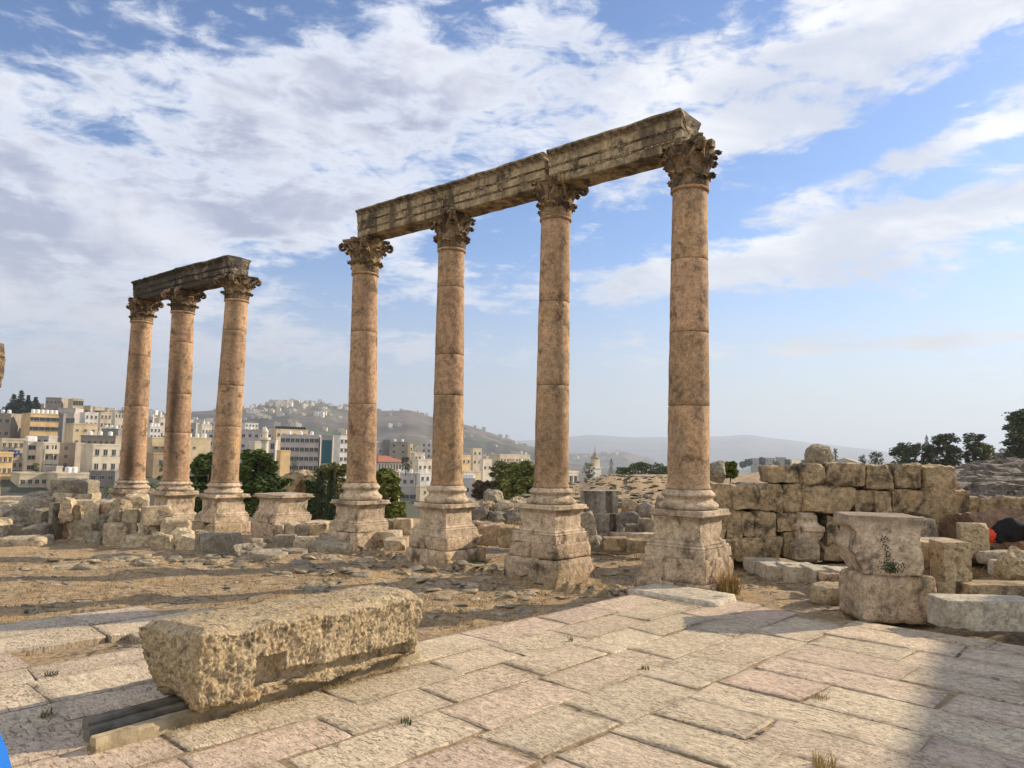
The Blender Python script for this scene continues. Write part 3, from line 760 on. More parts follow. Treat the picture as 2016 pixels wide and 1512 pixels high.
def build_columns():
    for i, (lab, D, (xb, yb), (xt, yt), yc, joints, wb, wt, pt, pb, plb, broken, stn) in enumerate(cols):
        b0 = U(xb, yb, D); t0 = U(xt, yt, D); rb = wb * D / F / 2; rt = wt * D / F / 2
        zc = zat(xt, yc, D); CAPTOP.append((Vector((t0.x, t0.y, zc)), b0))
        lean = (t0 - b0) / (t0.z - b0.z)
        zp1 = zat(xb, pt, D - .1); zpb = zat(xb, pb, D - .35); zpl = zat(xb, plb, D - .55)
        root = empty('stone_column', (b0.x, b0.y, zpl), lab, 'column', 'standing columns of the colonnade')
        inv = Matrix.Translation(-Vector(root.location))
        ax0, ax1 = b0.copy(), t0.copy(); zs = [b0.z] + [zat(xb + (xt - xb) * (yb - j) / (yb - yt), j, D) for j in sorted(joints, reverse=True)] + [t0.z]
        view = math.atan2(-b0.y, -b0.x)
        def sf(an, z, p):
            amt, off, wdt = stn; d = (an - (view + off + math.pi) + math.pi) % (2 * math.pi) - math.pi
            d2 = (an - view - .25 * off + math.pi * 0 + math.pi) % (2 * math.pi) - math.pi
            w = math.exp(-(d2 / wdt) ** 2); n = noise.noise(Vector((an * 1.2, z * .45, i * 5)))
            return amt * max(0, w * (.75 + n * .9))
        parts = []
        for k in range(len(zs) - 1):
            z0, z1 = zs[k], zs[k + 1]; n = max(3, int((z1 - z0) / .09)); prof = []
            def rad(z):
                t = (z - b0.z) / (t0.z - b0.z); return rb + (rt - rb) * (t ** 1.5)
            prof.append((rad(z0) - .012, z0 + .001)); prof.append((rad(z0), z0 + .012))
            for q in range(1, n): z = z0 + (z1 - z0) * q / n; prof.append((rad(z), z))
            prof.append((rad(z1), z1 - .012)); prof.append((rad(z1) - .012, z1 - .001))
            if k == 0: prof = [(rb * 1.07, z0 + .001), (rb * 1.07, z0 + .03), (rb * 1.02, z0 + .06)] + prof[2:]
            parts.append(lathe('drum', prof, 48, 'column_stone', root, ax0, ax1, sf, .006, i * 10 + k))
        # astragal under the capital
        zt = t0.z; parts.append(lathe('neck_ring', [(rt * 1.0, zt - .05), (rt * 1.10, zt - .045), (rt * 1.13, zt - .02), (rt * 1.10, zt), (rt * 1.0, zt + .005)], 40, 'column_stone', root, ax0, ax1, None, .003, i))
        # attic base
        zb0 = zp1; hb = b0.z - zp1; bp = [(1.34, 0), (1.40, .05), (1.44, .14), (1.44, .22), (1.38, .30), (1.28, .36), (1.24, .38), (1.20, .42), (1.14, .52), (1.15, .58), (1.20, .62), (1.22, .66), (1.27, .68), (1.29, .76), (1.26, .83), (1.19, .87), (1.17, .93), (1.10, .96), (1.08, 1.0)]
        axb = ax0 + lean * (zp1 - b0.z)
        parts.append(lathe('base', dens([(rb * a, zb0 + hb * t) for a, t in bp], .03), 48, 'pedestal_stone', root, axb, ax0, None, .008, i + 50))
        hw = .47 if i >= 3 else .50
        pc = Vector((axb.x, axb.y, 0))
        parts.append(pedestal(root, pc, hw, zpb, zp1 - .002, i + 1))
        # courses of plinth blocks below the pedestal, each side split in blocks
        hwp = hw + .035; mm = MB()
        zground = terrain_h(b0.x - .4, b0.y - .5) - .25
        lv = [zpb, zpl, min(zpl - .02, zground)] if i >= 4 else [zpb, min(zpl, zground + .1) - .15]
        for q in range(len(lv) - 1):
            z1, z0 = lv[q] - .002, lv[q + 1]
            cuts = [-1, (-.28 if q == 0 else .1) + .1 * (i % 3), 1]
            h2 = hwp + q * .05
            for s in range(2):
                x0, x1 = cuts[s] * h2 + .004, cuts[s + 1] * h2 - .004
                vs_, fs_ = rockverts((x1 - x0) / 2, h2, (z1 - z0) / 2, i * 20 + q * 4 + s, .12, -.06, (8, 12, 6))
                Mx = Matrix.Translation((pc.x, pc.y, (z0 + z1) / 2)) @ Matrix.Rotation(ROWA, 4, 'Z') @ Matrix.Translation(((x0 + x1) / 2, 0, 0))
                mm.add([Mx @ v for v in vs_], fs_)
        parts.append(mm.build('plinth', 'plinth_stone', root, smooth=True))
        cpt = capital(root, t0, Vector((t0.x, t0.y, zc)), rt, t0.z, zc - .004, i + 3, broken); parts.append(cpt)
        for p in parts: p.matrix_parent_inverse = inv
build_columns()

# ---------------------------------------------------------------- architraves
def architrave(p0, p1, mat, label, name='architrave_block', seed=0, cuts=(0, 0), top_dmg=.02, hgt=.60):
    """beam between two points on the axis (z = underside)"""
    d = p1 - p0; L = math.hypot(d.x, d.y); n = int(L / .03)
    ex = Vector((d.x / L, d.y / L, 0)); ey = Vector((-ex.y, ex.x, 0))   # ey away from camera side
    h = hgt; w = .26
    prof = [(-w + .03, 0), (-w, .004), (-w, .13), (-w + .028, .134), (-w + .028, .162), (-w - .016, .168), (-w - .016, .29), (-w + .014, .294), (-w + .014, .322), (-w - .03, .328), (-w - .03, .46), (-w - .045, .475), (-w - .05, .485), (-w - .06, .52), (-w - .085, .55), (-w - .095, .56), (-w - .095, .595), (-w - .06, .60)]
    back = [(-a, b) for a, b in prof[::-1]]; ring = [(a, b * h / .6) for a, b in prof] + [(0, h)] + [(a, b * h / .6) for a, b in back] + [(.10, 0), (.08, .03), (-.08, .03), (-.10, 0)]
    vs = []; fs = []; st = []; m = len(ring)
    for i in range(n + 1):
        t = i / n; c = p0.lerp(p1, t)
        for k, (a, b) in enumerate(ring):
            p = c + ey * a + Vector((0, 0, b)); q = p * 3 + Vector((seed, 0, 0))
            dn = noise.noise(q) * .012; dz = 0
            if b > h * .9: dz = -abs(noise.noise(p * 2.3 + Vector((0, seed, 0)))) * top_dmg * 2 + noise.noise(p * 8) * .008
            if .475 * h / .6 < b < .56 * h / .6: # running leaf carving
                dn += .026 * math.sin(t * L * 34 + b * 40) * (1 + .5 * math.sin(t * L * 9)) * math.copysign(1, a) * -1 if abs(a) > .2 else 0
            if b < .01: dz += noise.noise(p * 4) * .012
            endt = min(t, 1 - t) * L
            ed = noise.noise(Vector((a * 7, b * 7, seed))) * .05 + noise.noise(Vector((a * 19, b * 19, seed))) * .03 if endt < .01 else 0
            p = p + ey * (dn * (1 if a < 0 else -1)) + Vector((0, 0, dz)) + ex * ed * .6
            vs.append(p)
            carve_shade = 1 if (.475 * h / .6 < b < .57 * h / .6 and math.sin(t * L * 34 + b * 40) < .1) or (abs(b - .148 * h / .6) < .016) or (abs(b - .308 * h / .6) < .016) else 0  # shade painted into the carved hollows and bead recesses, besides the stains
            st.append(1.0 if carve_shade else max(0, min(1, (.4 if b > .45 else .1) + noise.noise(Vector((t * L * 1.2, a, seed))) * .6)) if a < 0 else .2)
    for i in range(n):
        for k in range(m): fs.append((i * m + k, (i + 1) * m + k, (i + 1) * m + (k + 1) % m, i * m + (k + 1) % m))
    # rough end caps: grid by fan to centre with noise
    for e, i in ((0, 0), (1, n)):
        base = len(vs); K = 5; cen = p0.lerp(p1, i / n) + Vector((0, 0, h * .5))
        rows = [[i * m + k for k in range(m)]]
        for r_ in range(1, K + 1):
            row = []
            for k in range(m):
                q = Vector(vs[i * m + k]).lerp(cen, r_ / K); bump = noise.noise(q * 9 + Vector((seed, 1, 1))) * .05 + noise.noise(q * 20) * .02
                q = q + ex * bump * (1 if e else -1); row.append(len(vs)); vs.append(q); st.append(.12)
            rows.append(row)
        for r_ in range(K):
            for k in range(m):
                f = (rows[r_][k], rows[r_][(k + 1) % m], rows[r_ + 1][(k + 1) % m], rows[r_ + 1][k]); fs.append(f if not e else f[::-1])
    root = empty(name, p0, label, 'architrave', 'architrave blocks on top of the columns'); inv = Matrix.Translation(-p0)
    o = mesh('beam', vs, fs, mat, root, smooth=False); set_stain_shade(o, st); o.matrix_parent_inverse = inv
    # bead and reel strips on the camera side
    step = .075
    for b, a in ((.148, -w + .004), (.308, -w - .010)):
        mb = MB(); mb.box(p0.lerp(p1, .5) + ey * (a + .018) + Vector((0, 0, b * h / .6)), (L / 2 - .03, .006, .009), 0, math.atan2(ex.y, ex.x), Matrix.Rotation(math.atan2(ex.y, ex.x), 4, 'Z') @ Matrix.Rotation(-math.atan2(p1.z - p0.z, L), 4, 'Y'))
        x = .04; alt = 0
        while x < L - .04:
            c = p0.lerp(p1, x / L) + ey * a + Vector((0, 0, b * h / .6))
            if noise.noise(Vector((x * 2, b * 9, seed))) > -.3: mb.box(c, ((.022 if alt == 0 else .007), .018, .013), 0, math.atan2(ex.y, ex.x))
            x += step * (.62 if alt else .72); alt = 1 - alt
        o = mb.build('bead_moulding', mat, root); set_stain_shade(o, [.1] * len(mb.v)); o.matrix_parent_inverse = inv
def build_beams():
    # long right group between columns 4 and 7 ; short left group between 1 and 3
    def at(i): c, b = CAPTOP[i]; return Vector((c.x, c.y, c.z + .003))
    a, b, c, d = at(3), at(4), at(5), at(6)
    # one straight line for the underside
    zA = U(706, 466, 16.05).z; zD = U(1338, 288, 10.95).z
    for v, t in ((a, 0), (b, 1 / 3), (c, 2 / 3), (d, 1)): v.z = zA + (zD - zA) * t
    architrave(a, b - RX * .01, 'beam_stone', 'left piece of the long architrave, cleanly cut above the leftmost of the four columns', seed=1)
    architrave(b + RX * .004, c - RX * .05, 'beam_stone', 'middle piece of the long architrave with black stains near the open joint', seed=2)
    architrave(c + RX * .05 + Vector((0, 0, .0)), d + RX * .02, 'beam_stone', 'right piece of the long architrave with a rough broken end at the highest corner', seed=3, top_dmg=.012, hgt=.61)
    e, f, g = at(0), at(1), at(2)
    zE = U(265, 592, 22.8).z; zG = U(452, 549, 19.4).z; e.z = zE; g.z = zG; f.z = (zE + zG) / 2
    architrave(e - RX * .1, f - RX * .02, 'dark_beam_stone', 'blackened left piece of the short architrave over the far group of three columns', seed=4, hgt=.62)
    architrave(f + RX * .02, g + RX * .05, 'dark_beam_stone', 'blackened right piece of the short architrave ending in a pale rough face', seed=5, hgt=.64)
build_beams()

# empty pedestal left of the four columns
def lone_pedestal():
    D = 17.95; c = U(557, 1000, D); zt = zat(557, 972, D - .1); zb = zat(557, 1028, D - .4)
    root = empty('pedestal', (c.x, c.y, zb), 'empty moulded pedestal with no column, standing in the gap between the two column groups', 'pedestal')
    inv = Matrix.Translation(-Vector(root.location))
    o = pedestal(root, Vector((c.x, c.y, 0)), .52, zb, zt, 31); o.name = 'moulded_block'; o.matrix_parent_inverse = inv
    vs, fs = rockverts(.52, .50, .26, 77, .15, -.05, (10, 10, 6)); Mx = Matrix.Translation((c.x, c.y, zb - .262)) @ Matrix.Rotation(ROWA, 4, 'Z')
    o = mesh('plinth', [Mx @ v for v in vs], fs, 'plinth_stone', root); o.matrix_parent_inverse = inv
lone_pedestal()

# ---------------------------------------------------------------- the big foreground block and its timbers
def honey_block():
    BFL = G(374, 1420, .07); BBL = G(302, 1372, .07); BFR = G(818, 1292, .07); BBR = BFR + (BBL - BFL) * 1.05
    TFL = U(400, 1240, BFL.y + .02); TBL = U(268, 1222, BBL.y + .12); TFR = U(832, 1163, BFR.y + .06); TBR = U(735, 1147, BBR.y + .05)
    nx, ny, nz = 230, 64, 60; V, Fc = boxgrid(nx, ny, nz); out = []
    e = (BFR - BFL).normalized(); nrm = Vector((e.y, -e.x, 0))   # towards the camera side
    for v in V:
        a, b, c = (v[0] + 1) / 2, (v[1] + 1) / 2, (v[2] + 1) / 2
        def mixp(p00, p10, p01, p11): return (p00 * (1 - a) + p10 * a) * (1 - b) + (p01 * (1 - a) + p11 * a) * b
        p = mixp(BFL, BFR, BBL, BBR) * (1 - c) + mixp(TFL, TFR, TBL, TBR) * c
        cen = mixp(BFL, BFR, BBL, BBR) * .5 + mixp(TFL, TFR, TBL, TBR) * .5
        # rounded, worn arrises
        ea = min(a, 1 - a) * 2.3; eb = min(b, 1 - b) * .7; ec = min(c, 1 - c) * .55
        near = sorted((ea, eb, ec)); r = .10 + .06 * noise.noise(p * 3)
        if near[1] < r:
            k = (1 - near[1] / r) * (.045 + .05 * noise.noise(p * 4.5)); p = p + (cen + (p - cen) * .2 - p).normalized() * k
        # bulging front, tapering foot at the left end
        if c < .35 and a < .25: p += e * (.055 * (1 - a / .25) * (1 - c / .35))
        p = p + nrm * .03 * math.sin(math.pi * a) * (1 - b)
        front = 1 if b < .001 else 0
        big = noise.noise(p * 2.1) * .03 + noise.noise(p * 5.5) * .022
        q = Vector((p.x, p.y, p.z * .55)); fine = noise.noise(q * 11) * .010 + noise.noise(q * 24) * .010 + abs(noise.noise(q * 40)) * .022 + noise.noise(q * 80) * .012
        fine -= max(0, noise.noise(q * 34 + Vector((9, 9, 9))) - .2) * .02
        k = 1.0 if c < .999 else .45
        dirn = Vector((0, 0, 0))
        if b < .001: dirn += nrm
        if b > .999: dirn -= nrm
        if a < .001: dirn -= e
        if a > .999: dirn += e
        if c > .999: dirn += Vector((0, 0, 1))
        if c < .001: dirn -= Vector((0, 0, 1))
        dirn.normalize(); 
        ins = 0
        if b < .001 or c < .001:
            # square socket and the chiselled rebate along the foot
            if .21 < a < .33 and .12 < c < .55 and b < .001: ins = .13; fine *= .15
            lim = .34 - .10 * a + noise.noise(Vector((a * 9, 0, 0))) * .05
            if a > .33 and c < lim and b < .001 and a < .97: ins = .10; fine *= .3
            if .25 < a <= .33 and c <= .12 and b < .001: ins = .05
        p = p + dirn * (big * k + fine * k) - nrm * ins
        out.append(p)
    o = mesh('stone_block', [x - BFL for x in out], Fc, 'honey_rock'); o.location = BFL
    tag(o, 'huge honey coloured rough hewn stone lying on timbers in the foreground', 'stone block')
    # timbers
    d0 = (BFR - BFL); d0.z = 0; d0.normalize(); n0 = Vector((d0.y, -d0.x, 0))
    for (px, py, off, ln, mt, lb, hh) in ((182, 1466, 0, 2.75, 'old_timber', 'pale yellowish timber beam under the front edge of the foreground stone', .05),
                                  (170, 1447, .0, 1.6, 'grey_timber', 'grey weathered timber beam, middle one of the three under the foreground stone', .042),
                                  (168, 1428, .0, 1.6, 'grey_timber', 'grey split timber beam, farthest of the three under the foreground stone', .045)):
        p = G(px, py, .04); m = MB(); N = 40
        ang = math.atan2(d0.y, d0.x); vs = []; fs = []
        for i in range(N + 1):
            c = p + d0 * ln * i / N
            ring = [(-1, -1), (-.2, -1), (.6, -1.0), (1, -.7), (1, .0), (.95, .7), (.6, 1), (.1, .8), (-.3, 1), (-.8, .95), (-1, .5), (-1, -.3)]
            for (a, b) in ring:
                w = noise.noise(Vector((i * .35, a * 2, b * 2 + px))) * .006
                vs.append(Vector((0, 0, 0)) + (c - p) - n0 * a * (.045 + w) + Vector((0, 0, b * (hh - .004) + w)))
        K = 12
        for i in range(N):
            for k in range(K): fs.append((i * K + k, i * K + (k + 1) % K, (i + 1) * K + (k + 1) % K, (i + 1) * K + k))
        fs.append(tuple(range(K))[::-1]); fs.append(tuple(N * K + k for k in range(K)))
        o = mesh('timber_beam', vs, fs, mt); o.data.set_sharp_from_angle(angle=R(20)); o.location = p; tag(o, lb, 'timber beam', 'timbers under the foreground stone')
honey_block()

# ---------------------------------------------------------------- loose stones, left heap
GL = 'tumbled stones in the heap at the left'
def L(x0, y0, x1, y1, d, label, **k): B(x0, y0, x1, y1, d, label, group=GL, **k)
L(114, 944, 184, 974, 18.5, 'big brown rounded block crowning the left heap', mat='grey_stone', thick=.7, rnd=.35, rough=.35)
L(114, 970, 190, 988, 18.45, 'cracked flat stone directly under the big brown rounded block', thick=.7, mat='rubble_stone')
L(55, 974, 116, 1002, 18.2, 'mossy flat slab left of the big brown rounded block', mat='grey_stone', thick=.8, tilt=(.15, .1))
L(64, 968, 84, 980, 19.2, 'small pointed stone on the skyline of the left heap', shape='boulder')
L(-6, 977, 68, 988, 20, 'thin pale slab at the back of the left heap', thick=.7)
L(-6, 985, 62, 1000, 19.2, 'long pale slab lying in front of the thin back slab', thick=.7)
L(12, 992, 70, 1018, 18.4, 'broad stone with a shaded belly under the long pale slab', thick=.7, rnd=.3)
L(-8, 995, 36, 1045, 17.6, 'rounded yellowish boulder at the left photo edge', shape='boulder', thick=.8)
L(-8, 1016, 22, 1066, 16.8, 'boulder cut off by the left photo edge, above the long log shaped block', shape='boulder', thick=.7)
L(14, 1016, 42, 1048, 17.4, 'grey round stone wedged right of the edge boulder', mat='grey_stone', shape='boulder')
L(22, 1030, 56, 1056, 17.1, 'small dark block in the hollow of the left heap', mat='grey_stone')
L(38, 998, 80, 1032, 18, 'dark block with an upright groove under the mossy slab', mat='grey_stone')
L(72, 1002, 110, 1052, 17.4, 'carved block with curved mouldings leaning on the tall dark upright', mat='grey_stone', rnd=.05, yaw=-25)
L(104, 989, 130, 1075, 17.1, 'tall dark upright slab with a pale flat top in the left heap', mat='grey_stone', rough=.25, rnd=.0, thick=.5, yaw=-20)
L(42, 1034, 106, 1080, 16.5, 'grey pitted block tilted behind the long log shaped block', mat='grey_stone', thick=.7, tilt=(0, -.12), yaw=20)
L(-10, 1058, 92, 1096, 15.7, 'long log shaped block in front of the left heap', thick=.5, rnd=.35, tilt=(0, -.06), rough=.35)
L(125, 984, 147, 1024, 17.0, 'pink rough stone with a hole, right of the tall dark upright', mat='plinth_stone', rough=.8)
L(137, 994, 162, 1040, 17.1, 'narrow brown stone behind the squared block with the bright side', mat='wall_stone')
L(130, 1020, 154, 1082, 17.2, 'dark reddish upright stone in the deep gap of the heap', mat='red_rock', rough=.3)
L(160, 991, 200, 1027, 16.7, 'squared grey block with a sunlit right side, upper middle of the heap', rough=.2, rnd=-.1, yaw=28, thick=.45)
L(150, 984, 196, 995, 17.6, 'flat sunlit slab behind the squared grey block', thick=.6)
L(150, 1026, 196, 1080, 16.5, 'tall rough block under the squared grey block', rnd=.1)
L(196, 984, 226, 1016, 17.0, 'pinkish bulging stone between the squared block and the big pale block', mat='plinth_stone', rnd=.4)
L(197, 1012, 224, 1050, 16.7, 'smooth rounded grey block under the pinkish bulging stone', mat='grey_stone', rnd=.3, rough=.2)
L(168, 1048, 220, 1082, 16.3, 'wedge of layered grey rock at the foot of the heap', mat='grey_stone', shape='boulder')
L(236, 976, 302, 1020, 16.9, 'big pale pitted block in front of the far left column pedestal', thick=.7, rough=.5, yaw=30)
L(222, 984, 250, 1034, 16.5, 'white pitted stone at the left corner of the big pale block', rough=.7)
L(216, 1030, 256, 1092, 16.1, 'tall rough block at the foot of the heap under the white pitted stone', rough=.5)
L(248, 1001, 278, 1058, 16.3, 'upright block left of the long squared block', rough=.3, rnd=.0)
L(275, 997, 342, 1028, 16.1, 'long squared block with its right half in the sun', rough=.18, rnd=-.1, yaw=35, thick=.5)
L(276, 1027, 322, 1060, 16.2, 'rough stone with a reddish hollow under the long squared block', rough=.8)
L(312, 1020, 378, 1058, 16.0, 'broken curved cornice piece with parallel ribs', rnd=.3, rough=.4, tilt=(0, .15), yaw=20, thick=.5)
L(253, 1054, 312, 1092, 15.9, 'wide buff block at the foot of the heap below the hollow stone', rnd=.15)
L(303, 1052, 348, 1106, 15.7, 'craggy upright block below the broken cornice piece', rough=.8)
L(338, 1037, 384, 1082, 15.8, 'triangular yellow grey boulder leaning right of the craggy block', shape='boulder', thick=.5)
L(356, 1056, 402, 1108, 15.5, 'smooth post leaning against the large carved dark block', rough=.2, rnd=.0, tilt=(0, .2), thick=.4)
L(380, 1042, 416, 1062, 16.6, 'low rounded boulder behind the leaning post', shape='boulder')
L(378, 1050, 482, 1114, 15.0, 'large carved dark block with a white pitted right face', mat='grey_stone', yaw=32, rough=.2, rnd=-.08, thick=.75)
L(452, 1068, 526, 1112, 14.7, 'blue grey boulder right of the large carved dark block', mat='grey_stone', shape='boulder', thick=.6)
L(488, 1060, 520, 1088, 16.4, 'pink stone behind the blue grey boulder', mat='plinth_stone', yaw=20)
L(494, 1086, 556, 1114, 14.3, 'sloping grey slab pointing right in front of the boulder', mat='grey_stone', tilt=(0, .12), thick=.7, rnd=.0)
L(344, 1089, 366, 1104, 15.3, 'small round grey stone at the foot of the leaning post', mat='grey_stone', shape='boulder')
L(538, 1080, 608, 1102, 14.9, 'flat grey slab below the empty pedestal', mat='grey_stone', thick=.6)
L(590, 1088, 636, 1106, 14.5, 'low grey hump of rock in front of the flat slab', mat='grey_stone', shape='boulder')

GM = 'low footing stones between the columns'
def Mi(x0, y0, x1, y1, d, label, **k): B(x0, y0, x1, y1, d, label, group=GM, **k)
Mi(494, 1058, 546, 1090, 17.1, 'dark hollowed stone under the empty pedestal plinth', mat='grey_stone')
Mi(540, 1031, 562, 1056, 16.9, 'chipped pink stone at the right foot of the empty pedestal', mat='plinth_stone')
Mi(558, 1030, 590, 1060, 17.0, 'buff block next to the chipped pink stone', thick=.5)
Mi(586, 1032, 614, 1060, 16.8, 'round topped grey block in the low footing course', mat='grey_stone', rnd=.4)
Mi(610, 1034, 646, 1062, 16.7, 'brown block touching the plinth of the leftmost of the four columns', mat='wall_stone')
Mi(600, 1027, 645, 1038, 17.4, 'flat pale slab on the back of the low footing course', thick=.6)
Mi(542, 1054, 584, 1080, 16.3, 'trapezoid grey block in the lower footing course', mat='grey_stone', rough=.4)
Mi(580, 1057, 634, 1086, 16.2, 'wide pale block in the lower footing course')
Mi(630, 1060, 700, 1092, 15.6, 'sloping rock ledge before the leftmost of the four columns', mat='grey_stone', thick=.8, tilt=(.25, 0))
Mi(748, 1022, 778, 1048, 17.0, 'grey kerb block right behind the leftmost of the four columns', mat='grey_stone')
Mi(776, 1021, 812, 1048, 16.6, 'buff squared kerb block seen between the first two of the four columns', rough=.2)
Mi(748, 1044, 790, 1056, 16.0, 'thin flat pale slab below the buff kerb block', thick=.7, rough=.3)
Mi(760, 1060, 800, 1076, 15.2, 'thin slab half sunk in grass below the thin flat slab', thick=.7, rough=.3)
Mi(934, 1032, 988, 1066, 15.0, 'rounded reddish kerb stone right of the second column', mat='plinth_stone', rnd=.3, thick=.6)
Mi(980, 1036, 1024, 1068, 14.4, 'brown kerb stone touching the third column pedestal', mat='wall_stone', rnd=.2, thick=.6)
GR = 'rocks of the rubble pile between the second and third column'
for k, (x0, y0, x1, y1, d, lb, mt) in enumerate([
 (953, 968, 988, 1002, 22.5, 'large lumpy rock crowning the rubble pile', 'grey_stone'),
 (918, 982, 956, 1014, 22, 'low rock at the left foot of the rubble pile top', 'grey_stone'),
 (940, 990, 976, 1018, 21.3, 'brown rock in the middle of the rubble pile', 'wall_stone'),
 (972, 986, 1008, 1014, 21.2, 'pale notched rock right of the brown middle rock', 'rubble_stone'),
 (1002, 977, 1040, 1006, 21.8, 'pale slab shaped rock at the right end of the rubble pile', 'rubble_stone'),
 (926, 1004, 962, 1034, 20.4, 'dark rock at the bottom left of the rubble pile', 'dark_rubble'),
 (958, 1008, 1000, 1036, 20.2, 'dark rock at the bottom middle of the rubble pile', 'dark_rubble'),
 (995, 1004, 1034, 1036, 20.3, 'dark rock at the bottom right of the rubble pile', 'dark_rubble')]):
    B(x0, y0, x1, y1, d, lb, mat=mt, name='rock', cat='rock', group=GR, shape='boulder', rough=.9, thick=1.0)

# grooved grey post of two blocks
def post():
    for (x0, y0, x1, y1, d, lb) in ((1146, 966, 1212, 1011, 16.9, 'grey grooved post block standing on the other, between the two right columns'),
                                   (1160, 1011, 1217, 1057, 16.7, 'grey grooved block carrying the upper post block')):
        m = F / d; w = (x1 - x0) / m; h = (y1 - y0) / m; c = U((x0 + x1) / 2, y1, d + .25)
        root = MB(); V, Fc = boxgrid(26, 8, 8); vs = []
        for v in V:
            x, y, z = v[0] * w / 2, v[1] * .25, (v[2] + 1) / 2 * h
            if v[1] < -.99 and .30 < v[0] < .62: y += .16
            if v[1] < -.99 and v[0] < -.55: y += (-.55 - v[0]) * .3
            if v[0] < -.99: x += .03 * noise.noise(Vector((y * 5, z * 5, 2)))
            n = noise.noise(Vector((x * 4, y * 4, z * 4 + d))) * .018
            q = Vector((x, y + n, z + n * .3)); q.rotate(Matrix.Rotation(R(8), 3, 'Z')); vs.append(q)
        o = mesh('stone_block', vs, Fc, 'grey_slab_stone', smooth=False); o.location = c; tag(o, lb, 'stone block')
post()
GB = 'stones on the ground behind the two right columns'
def K(x0, y0, x1, y1, d, label, **k): B(x0, y0, x1, y1, d, label, group=GB, **k)
K(1144, 1010, 1172, 1064, 16.2, 'rough stone leaning on the left of the grooved post', mat='grey_stone', tilt=(0, -.2))
K(1156, 1055, 1188, 1078, 15.6, 'small lumpy stone at the foot of the leaning stone', mat='grey_stone', shape='boulder')
K(1203, 1049, 1290, 1064, 16.4, 'long thin sunlit sill stone right of the grooved post', thick=.35, rough=.15, rnd=0)
K(1184, 1057, 1236, 1080, 15.7, 'brown sill stone in front, left half of the lower sill', mat='wall_stone', thick=.4, rough=.3)
K(1232, 1062, 1290, 1082, 15.5, 'brown sill stone in front, touching the right column pedestal', mat='wall_stone', thick=.4, rough=.3)
K(1257, 1021, 1287, 1046, 18.5, 'small grey cube of stone beside the right column pedestal', mat='grey_stone', rough=.15, rnd=-.1, yaw=25)
K(1206, 1034, 1226, 1054, 16.9, 'small pale wedge at the foot of the grooved post', rough=.5, thick=.2)
K(1220, 984, 1258, 1012, 20.5, 'angular brown rock on the slope behind the grooved post', mat='wall_stone', shape='boulder', tilt=(0, .5))
K(1254, 988, 1290, 1018, 20.2, 'dark round rock right of the angular brown rock', mat='dark_rubble', shape='boulder')
K(1288, 975, 1320, 1000, 19.5, 'grey rounded rock beside the right column base', mat='grey_stone', shape='boulder')
K(1216, 1008, 1262, 1036, 19.6, 'dark low rock in the rubble under the angular brown rock', mat='dark_rubble', shape='boulder')
K(1230, 1032, 1262, 1048, 18.4, 'flat dark stone left of the small grey cube', mat='dark_rubble')
K(1396, 906, 1430, 948, 17.5, 'round boulder perched behind the right column, beside the green bush', mat='grey_stone', shape='boulder', rough=.4, thick=.6)
K(1252, 1134, 1300, 1156, 10.9, 'low buff block at the left foot of the right column', mat='plinth_stone')

# raised slabs at the foot of the right column
def ground_slab(a0, a1, b0, b1, z0, z1, label, mat='kerb_stone', name='stone_slab'):
    vs, fs = rockverts((a1 - a0) / 2, (b1 - b0) / 2, (z1 - z0) / 2, nseed(), .10, -.1, (12, 10, 4))
    ang = math.atan2(A_AX.y, A_AX.x); Mx = Matrix.Rotation(ang, 4, 'Z')
    c = A_AX * ((a0 + a1) / 2) - B_AX * 0 + B_AX * ((b0 + b1) / 2)
    o = mesh(name, [Mx @ v for v in vs], fs, mat, smooth=True); o.location = (c.x, c.y, (z0 + z1) / 2); tag(o, label, 'slab'); return o
ground_slab(8.55, 9.30, -5.75, -4.45, -.15, .045, 'raised smooth slab lying against the foot of the right column', mat='kerb_stone')

